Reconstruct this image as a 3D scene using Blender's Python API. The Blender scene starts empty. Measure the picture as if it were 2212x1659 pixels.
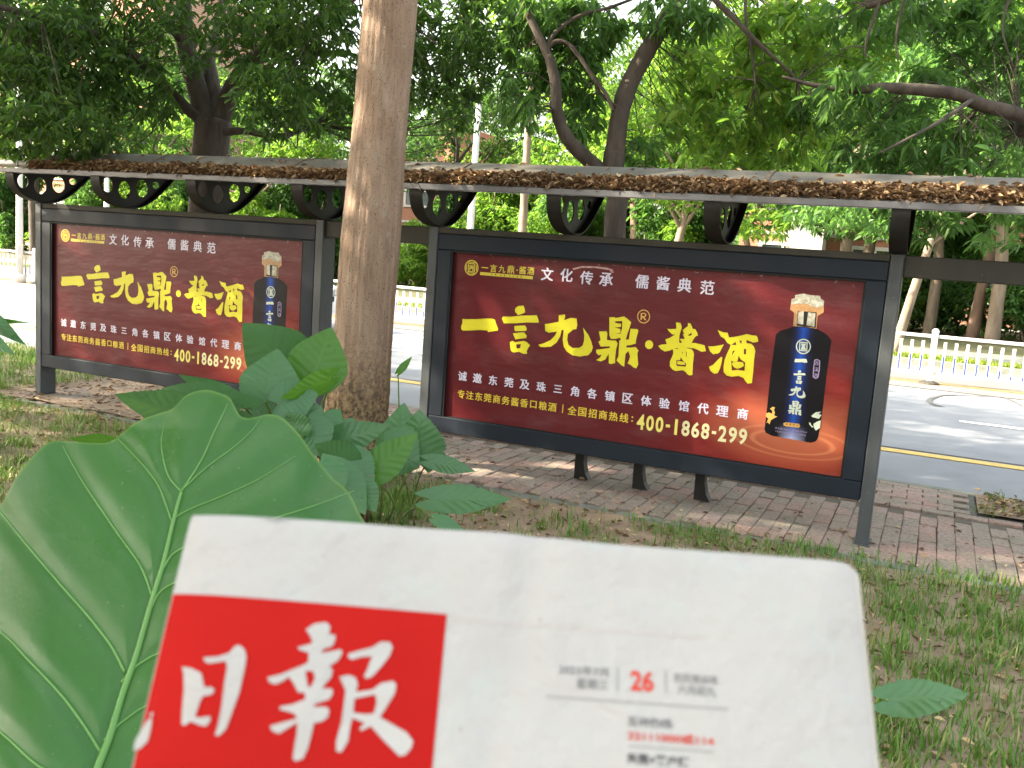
import bpy, math, random
import numpy as np
from mathutils import Matrix, Vector
random.seed(7)
RNG = np.random.default_rng(11)
sc = bpy.context.scene
COL = sc.collection
D = bpy.data

# ------------------------------------------------------------------ camera
CAM = np.array([0.2763, -5.5079, 1.5])
RT = np.array([0.90416, 0.42131, 0.07071])
UP = np.array([-0.12216, 0.09637, 0.98782])
FW = np.array([-0.40936, 0.90178, -0.13860])
FPX = 1990.8                      # focal length in pixels of a 2212 x 1659 picture
cd = D.cameras.new('camera')
co = D.objects.new('camera', cd); COL.objects.link(co)
co.matrix_world = Matrix(((RT[0], UP[0], -FW[0], CAM[0]), (RT[1], UP[1], -FW[1], CAM[1]), (RT[2], UP[2], -FW[2], CAM[2]), (0, 0, 0, 1)))
cd.sensor_width = 36; cd.lens = 32.4; cd.clip_start = 0.02; cd.clip_end = 2000
cd.dof.use_dof = True; cd.dof.focus_distance = 3.6; cd.dof.aperture_fstop = 14
sc.camera = co
# ------------------------------------------------------------------ sky and sun
SUN_EL = math.radians(31)
SUN_AZ = math.radians(206)        # direction towards the sun in the ground plane, from +x
w = D.worlds.new('World'); sc.world = w; w.use_nodes = True
nt = w.node_tree
sky = nt.nodes.new('ShaderNodeTexSky'); sky.sky_type = 'NISHITA'; sky.sun_disc = False
sky.sun_elevation = SUN_EL; sky.sun_rotation = math.radians(90) - SUN_AZ
sky.air_density = 1.6; sky.dust_density = 5.0; sky.ozone_density = 1.0
hs = nt.nodes.new('ShaderNodeHueSaturation'); hs.inputs['Saturation'].default_value = 0.38   # hazy, milky summer sky
nt.links.new(sky.outputs[0], hs.inputs['Color'])
wm = nt.nodes.new('ShaderNodeMix'); wm.data_type = 'RGBA'; wm.blend_type = 'MULTIPLY'; wm.inputs[0].default_value = 1; wm.inputs[7].default_value = (1.0, 0.985, 0.955, 1)
nt.links.new(hs.outputs[0], wm.inputs[6]); nt.links.new(wm.outputs[2], nt.nodes['Background'].inputs[0])
nt.nodes['Background'].inputs[1].default_value = 0.15
sl = D.lights.new('sun', 'SUN'); sl.energy = 4.6; sl.angle = math.radians(0.6); sl.color = (1.0, 0.86, 0.66)
so = D.objects.new('sun', sl); COL.objects.link(so)
sdir = Vector((math.cos(SUN_AZ) * math.cos(SUN_EL), math.sin(SUN_AZ) * math.cos(SUN_EL), math.sin(SUN_EL)))
so.rotation_euler = sdir.to_track_quat('Z', 'Y').to_euler(); so.location = (0, 0, 30)
vs = sc.view_settings
vs.view_transform = 'Standard'; vs.look = 'None'; vs.exposure = 2.38; vs.gamma = 1; vs.use_curve_mapping = False
sc.cycles.max_bounces = 9; sc.cycles.transparent_max_bounces = 4; sc.cycles.diffuse_bounces = 6
sc.cycles.transmission_bounces = 6; sc.cycles.caustics_reflective = False; sc.cycles.caustics_refractive = False
sc.cycles.sample_clamp_indirect = 6

def px(x, y, d):                  # a point seen at (x, y) of the 2212 x 1659 picture, d metres deep
    return CAM + (FW + RT * (x - 1106) / FPX - UP * (y - 829.5) / FPX) * d
def on_ground(x, y, z=0.0):
    r = FW + RT * (x - 1106) / FPX - UP * (y - 829.5) / FPX
    return CAM + r * (z - CAM[2]) / r[2]
def on_row(x, y, n):
    r = FW + RT * (x - 1106) / FPX - UP * (y - 829.5) / FPX
    return CAM + r * (n - CAM[1]) / r[1]

# ------------------------------------------------------------------ materials
def node_mat(name):
    m = D.materials.new(name); m.use_nodes = True
    n = m.node_tree.nodes; l = m.node_tree.links
    return m, n, l, n['Principled BSDF']
def ramp(n, l, fac, stops):
    r = n.new('ShaderNodeValToRGB'); e = r.color_ramp.elements
    while len(e) < len(stops): e.new(0.5)
    for i, (p, c) in enumerate(stops):
        e[i].position = p; e[i].color = (*c, 1)
    l.new(fac, r.inputs[0]); return r.outputs[0]
def noise(n, l, scale, detail=4, stretch=None, rough=0.6, coord='Object'):
    tc = n.new('ShaderNodeTexCoord'); t = n.new('ShaderNodeTexNoise')
    t.inputs['Scale'].default_value = scale; t.inputs['Detail'].default_value = detail; t.inputs['Roughness'].default_value = rough
    if stretch:
        mp = n.new('ShaderNodeMapping'); mp.inputs['Scale'].default_value = stretch
        l.new(tc.outputs[coord], mp.inputs[0]); l.new(mp.outputs[0], t.inputs['Vector'])
    else: l.new(tc.outputs[coord], t.inputs['Vector'])
    return t.outputs['Fac']
def bump(n, l, b, h, strength, dist=0.01):
    bp = n.new('ShaderNodeBump'); bp.inputs['Strength'].default_value = strength; bp.inputs['Distance'].default_value = dist
    l.new(h, bp.inputs['Height']); l.new(bp.outputs[0], b.inputs['Normal'])
def mix(n, l, fac, a, b):
    m = n.new('ShaderNodeMix'); m.data_type = 'RGBA'
    for v, s in ((fac, m.inputs[0]), (a, m.inputs[6]), (b, m.inputs[7])):
        if isinstance(v, tuple): s.default_value = (*v, 1)
        elif isinstance(v, float): s.default_value = v
        else: l.new(v, s)
    return m.outputs[2]
def mat(name, c1, c2=None, scale=8, rough=0.6, bmp=0.0, bdist=0.004, stretch=None, metal=0.0, spec=0.5, detail=4):
    m, n, l, b = node_mat(name)
    b.inputs['Roughness'].default_value = rough; b.inputs['Metallic'].default_value = metal
    b.inputs['Specular IOR Level'].default_value = spec
    if c2 is None: c2 = tuple(v * 0.8 for v in c1)
    f = noise(n, l, scale, detail, stretch)
    l.new(ramp(n, l, f, [(0.35, c1), (0.65, c2)]), b.inputs['Base Color'])
    if bmp: bump(n, l, b, noise(n, l, scale * 2.5, 6, stretch), bmp, bdist)
    return m
def flat(name, c, rough=0.6, spec=0.3):
    m, n, l, b = node_mat(name)
    f = noise(n, l, 30, 2)
    l.new(ramp(n, l, f, [(0.3, c), (0.7, tuple(v * 0.93 for v in c))]), b.inputs['Base Color'])
    b.inputs['Roughness'].default_value = rough; b.inputs['Specular IOR Level'].default_value = spec
    return m
def leaf_mat(name, stops, trans, tcol, rough=0.45, coord_noise=None):
    """leaf: varied colour per leaf, part of the light goes through"""
    m, n, l, b = node_mat(name)
    g = n.new('ShaderNodeNewGeometry')
    c = ramp(n, l, g.outputs['Random Per Island'], stops)
    l.new(c, b.inputs['Base Color']); b.inputs['Roughness'].default_value = rough
    b.inputs['Specular IOR Level'].default_value = 0.35
    t = n.new('ShaderNodeBsdfTranslucent')
    tc = mix(n, l, 0.55, c, tcol); l.new(tc, t.inputs[0])
    ms = n.new('ShaderNodeMixShader'); ms.inputs[0].default_value = trans
    l.new(b.outputs[0], ms.inputs[1]); l.new(t.outputs[0], ms.inputs[2])
    l.new(ms.outputs[0], n['Material Output'].inputs[0])
    return m

# ------------------------------------------------------------------ object helpers
def props(o, label=None, cat=None, group=None, kind=None):
    if label: o['label'] = label
    if cat: o['category'] = cat
    if group: o['group'] = group
    if kind: o['kind'] = kind
    return o
def empty(name, loc, label, cat, group=None):
    o = D.objects.new(name, None); COL.objects.link(o); o.location = loc
    o.empty_display_size = 0.2
    return props(o, label, cat, group)
def add(name, me, parent=None, loc=None, **k):
    o = D.objects.new(name, me); COL.objects.link(o)
    if parent is not None:
        o.parent = parent
        if loc is None:           # geometry given in world coordinates
            base = Vector((0, 0, 0)); q = parent
            while q is not None: base += q.location; q = q.parent
            o.location = -base
    if loc is not None: o.location = loc
    return props(o, **k)
def to_mesh(name, V, F, mats, midx=None, smooth=False):
    V = np.asarray(V, dtype=np.float32)
    me = D.meshes.new(name)
    if isinstance(F, np.ndarray):
        k = F.shape[1]; nF = len(F)
        me.vertices.add(len(V)); me.vertices.foreach_set('co', V.ravel())
        me.loops.add(nF * k); me.loops.foreach_set('vertex_index', F.astype(np.int32).ravel())
        me.polygons.add(nF); me.polygons.foreach_set('loop_start', np.arange(0, nF * k, k, dtype=np.int32))
        try: me.polygons.foreach_set('loop_total', np.full(nF, k, dtype=np.int32))
        except Exception: pass
        me.update(calc_edges=True)
    else: me.from_pydata([tuple(map(float, v)) for v in V], [], [tuple(int(i) for i in f) for f in F])
    for m in (mats if isinstance(mats, (list, tuple)) else [mats]): me.materials.append(m)
    if midx is not None: me.polygons.foreach_set('material_index', np.asarray(midx, dtype=np.int32))
    if smooth: me.polygons.foreach_set('use_smooth', np.ones(len(me.polygons), dtype=bool))
    me.update()
    return me
class MB:
    """collects boxes, tubes and strips into one mesh"""
    def __init__(s): s.V = []; s.F = []; s.M = []
    def add(s, V, F, m=0):
        o = len(s.V); s.V += [tuple(map(float, v)) for v in V]
        s.F += [tuple(int(i) + o for i in f) for f in F]; s.M += [m] * len(F)
    def box(s, x0, x1, y0, y1, z0, z1, m=0, bev=0.0):
        if bev <= 0:
            V = [(x, y, z) for x in (x0, x1) for y in (y0, y1) for z in (z0, z1)]
            s.add(V, [(0, 1, 3, 2), (4, 6, 7, 5), (0, 4, 5, 1), (2, 3, 7, 6), (0, 2, 6, 4), (1, 5, 7, 3)], m)
        else:                      # chamfered along all twelve edges
            X = (x0, x1); Y = (y0, y1); Z = (z0, z1); V = []; idx = {}
            for i in (0, 1):
                for j in (0, 1):
                    for k in (0, 1):
                        sx, sy, sz = (1 - 2 * i) * bev, (1 - 2 * j) * bev, (1 - 2 * k) * bev
                        for a, q in enumerate(((0, sy, sz), (sx, 0, sz), (sx, sy, 0))):
                            idx[i, j, k, a] = len(V); V.append((X[i] + q[0], Y[j] + q[1], Z[k] + q[2]))
            F = []
            for a, (i0, i1) in ((0, (1, 2)), (1, (0, 2)), (2, (0, 1))):
                for sgn in (0, 1):
                    f = []
                    for (p, q) in ((0, 0), (1, 0), (1, 1), (0, 1)):
                        c = [0, 0, 0]; c[a] = sgn; c[i0] = p; c[i1] = q; f.append(idx[(*c, a)])
                    F.append(f)
                    for (p, q) in ((0, 0), (0, 1), (1, 0), (1, 1)): pass
            for a in range(3):     # edges along axis a
                b_, c_ = [q for q in range(3) if q != a]
                for p in (0, 1):
                    for q in (0, 1):
                        c0 = [0, 0, 0]; c0[b_] = p; c0[c_] = q; c1 = list(c0); c1[a] = 1
                        F.append([idx[(*c0, b_)], idx[(*c1, b_)], idx[(*c1, c_)], idx[(*c0, c_)]])
            for i in (0, 1):
                for j in (0, 1):
                    for k in (0, 1): F.append([idx[i, j, k, 0], idx[i, j, k, 1], idx[i, j, k, 2]])
            s.add(V, F, m)
    def tube(s, pts, rad, seg=8, m=0, cap=True):
        V, F = tube(pts, rad, seg, cap); s.add(V, F, m)
    def mesh(s, name, mats, smooth=False): 
        me = to_mesh(name, s.V, s.F, mats, s.M, smooth)
        return me
def tube(pts, rad, seg=8, cap=True):
    P = [np.array(p, float) for p in pts]
    if not hasattr(rad, '__len__'): rad = [rad] * len(P)
    V = []; F = []; prev = None
    for i, p in enumerate(P):
        t = P[min(i + 1, len(P) - 1)] - P[max(i - 1, 0)]; t = t / (np.linalg.norm(t) + 1e-9)
        if prev is None:
            a = np.array([1.0, 0, 0]) if abs(t[2]) > 0.7 else np.array([0, 0, 1.0])
        else: a = prev
        a = a - t * (a @ t); a /= np.linalg.norm(a) + 1e-9; b = np.cross(t, a); prev = a
        for k in range(seg):
            th = 2 * math.pi * k / seg
            V.append(p + (a * math.cos(th) + b * math.sin(th)) * rad[i])
    for i in range(len(P) - 1):
        for k in range(seg):
            k2 = (k + 1) % seg
            F.append((i * seg + k, i * seg + k2, (i + 1) * seg + k2, (i + 1) * seg + k))
    if cap:
        F.append(tuple(range(seg - 1, -1, -1))); F.append(tuple((len(P) - 1) * seg + k for k in range(seg)))
    return V, F
def spline(pts, n=8):
    """Catmull-Rom through the points"""
    P = np.array(pts, float); out = []
    Q = np.vstack([2 * P[0] - P[1], P, 2 * P[-1] - P[-2]])
    for i in range(1, len(Q) - 2):
        for k in range(n):
            t = k / n
            out.append(0.5 * ((2 * Q[i]) + (Q[i + 1] - Q[i - 1]) * t + (2 * Q[i - 1] - 5 * Q[i] + 4 * Q[i + 1] - Q[i + 2]) * t * t
                              + (3 * Q[i] - Q[i - 1] - 3 * Q[i + 1] + Q[i + 2]) * t ** 3))
    out.append(P[-1]); return np.array(out)
def poly_mesh(polys, extrude=0.0):
    """filled 2-D outlines (holes by even-odd) -> (verts, faces) in the XY plane"""
    cu = D.curves.new('tmp', 'CURVE'); cu.dimensions = '2D'; cu.fill_mode = 'BOTH'; cu.extrude = extrude
    for p in polys:
        sp = cu.splines.new('POLY'); sp.points.add(len(p) - 1); sp.use_cyclic_u = True
        for i, (x, y) in enumerate(p): sp.points[i].co = (x, y, 0, 1)
    o = D.objects.new('tmp', cu); COL.objects.link(o)
    dg = bpy.context.evaluated_depsgraph_get()
    me = D.meshes.new_from_object(o.evaluated_get(dg))
    V = [tuple(v.co) for v in me.vertices]; F = [tuple(p.vertices) for p in me.polygons]
    D.objects.remove(o); D.curves.remove(cu); D.meshes.remove(me)
    return V, F
_tc = {}
def glyph(ch, bold=0.0):
    """one line of text -> (verts, faces, bbox)"""
    if (ch, bold) in _tc: return _tc[ch, bold]
    cu = D.curves.new('tmp', 'FONT'); cu.body = ch; cu.offset = bold; cu.resolution_u = 3; cu.dimensions = '2D'; cu.fill_mode = 'FRONT'
    o = D.objects.new('tmp', cu); COL.objects.link(o)
    dg = bpy.context.evaluated_depsgraph_get()
    me = D.meshes.new_from_object(o.evaluated_get(dg))
    V = np.array([tuple(v.co)[:2] for v in me.vertices]); F = [tuple(p.vertices) for p in me.polygons]
    D.objects.remove(o); D.curves.remove(cu); D.meshes.remove(me)
    r = (V, F, (V[:, 0].min(), V[:, 0].max(), V[:, 1].min(), V[:, 1].max()))
    _tc[ch, bold] = r; return r
def put_text(mb, fn, ch, cx, cy, w=None, h=None, bold=0.0, m=0):
    """text centred on (cx, cy), fitted to width w and / or height h"""
    V, F, (x0, x1, y0, y1) = glyph(ch, bold)
    sx = w / (x1 - x0) if w else None; sy = h / (y1 - y0) if h else None
    sx = sx or sy; sy = sy or sx
    mb.add([fn(cx + (a - (x0 + x1) / 2) * sx, cy + (b - (y0 + y1) / 2) * sy) for a, b in V], F, m)
def put_bold(mb, fk, ch, cx, cy, h, wt, m=0):
    """heavier strokes: the character struck four times, a hair apart (fk(depth) gives the mapping)"""
    for i, (dx, dy) in enumerate(((-1, -.6), (1, -.6), (-1, .6), (1, .6))):
        put_text(mb, fk(i * 0.00012), ch, cx + dx * wt, cy + dy * wt, h=h - 1.2 * wt, m=m)
def put_poly(mb, fn, polys, m=0, T=lambda p: p):
    V, F = poly_mesh([[T(q) for q in p] for p in polys])
    mb.add([fn(v[0], v[1]) for v in V], F, m)
def copy_tree(o, parent=None):
    c = o.copy(); COL.objects.link(c); c.parent = parent
    for ch in list(o.children): copy_tree(ch, c)
    return c

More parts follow.
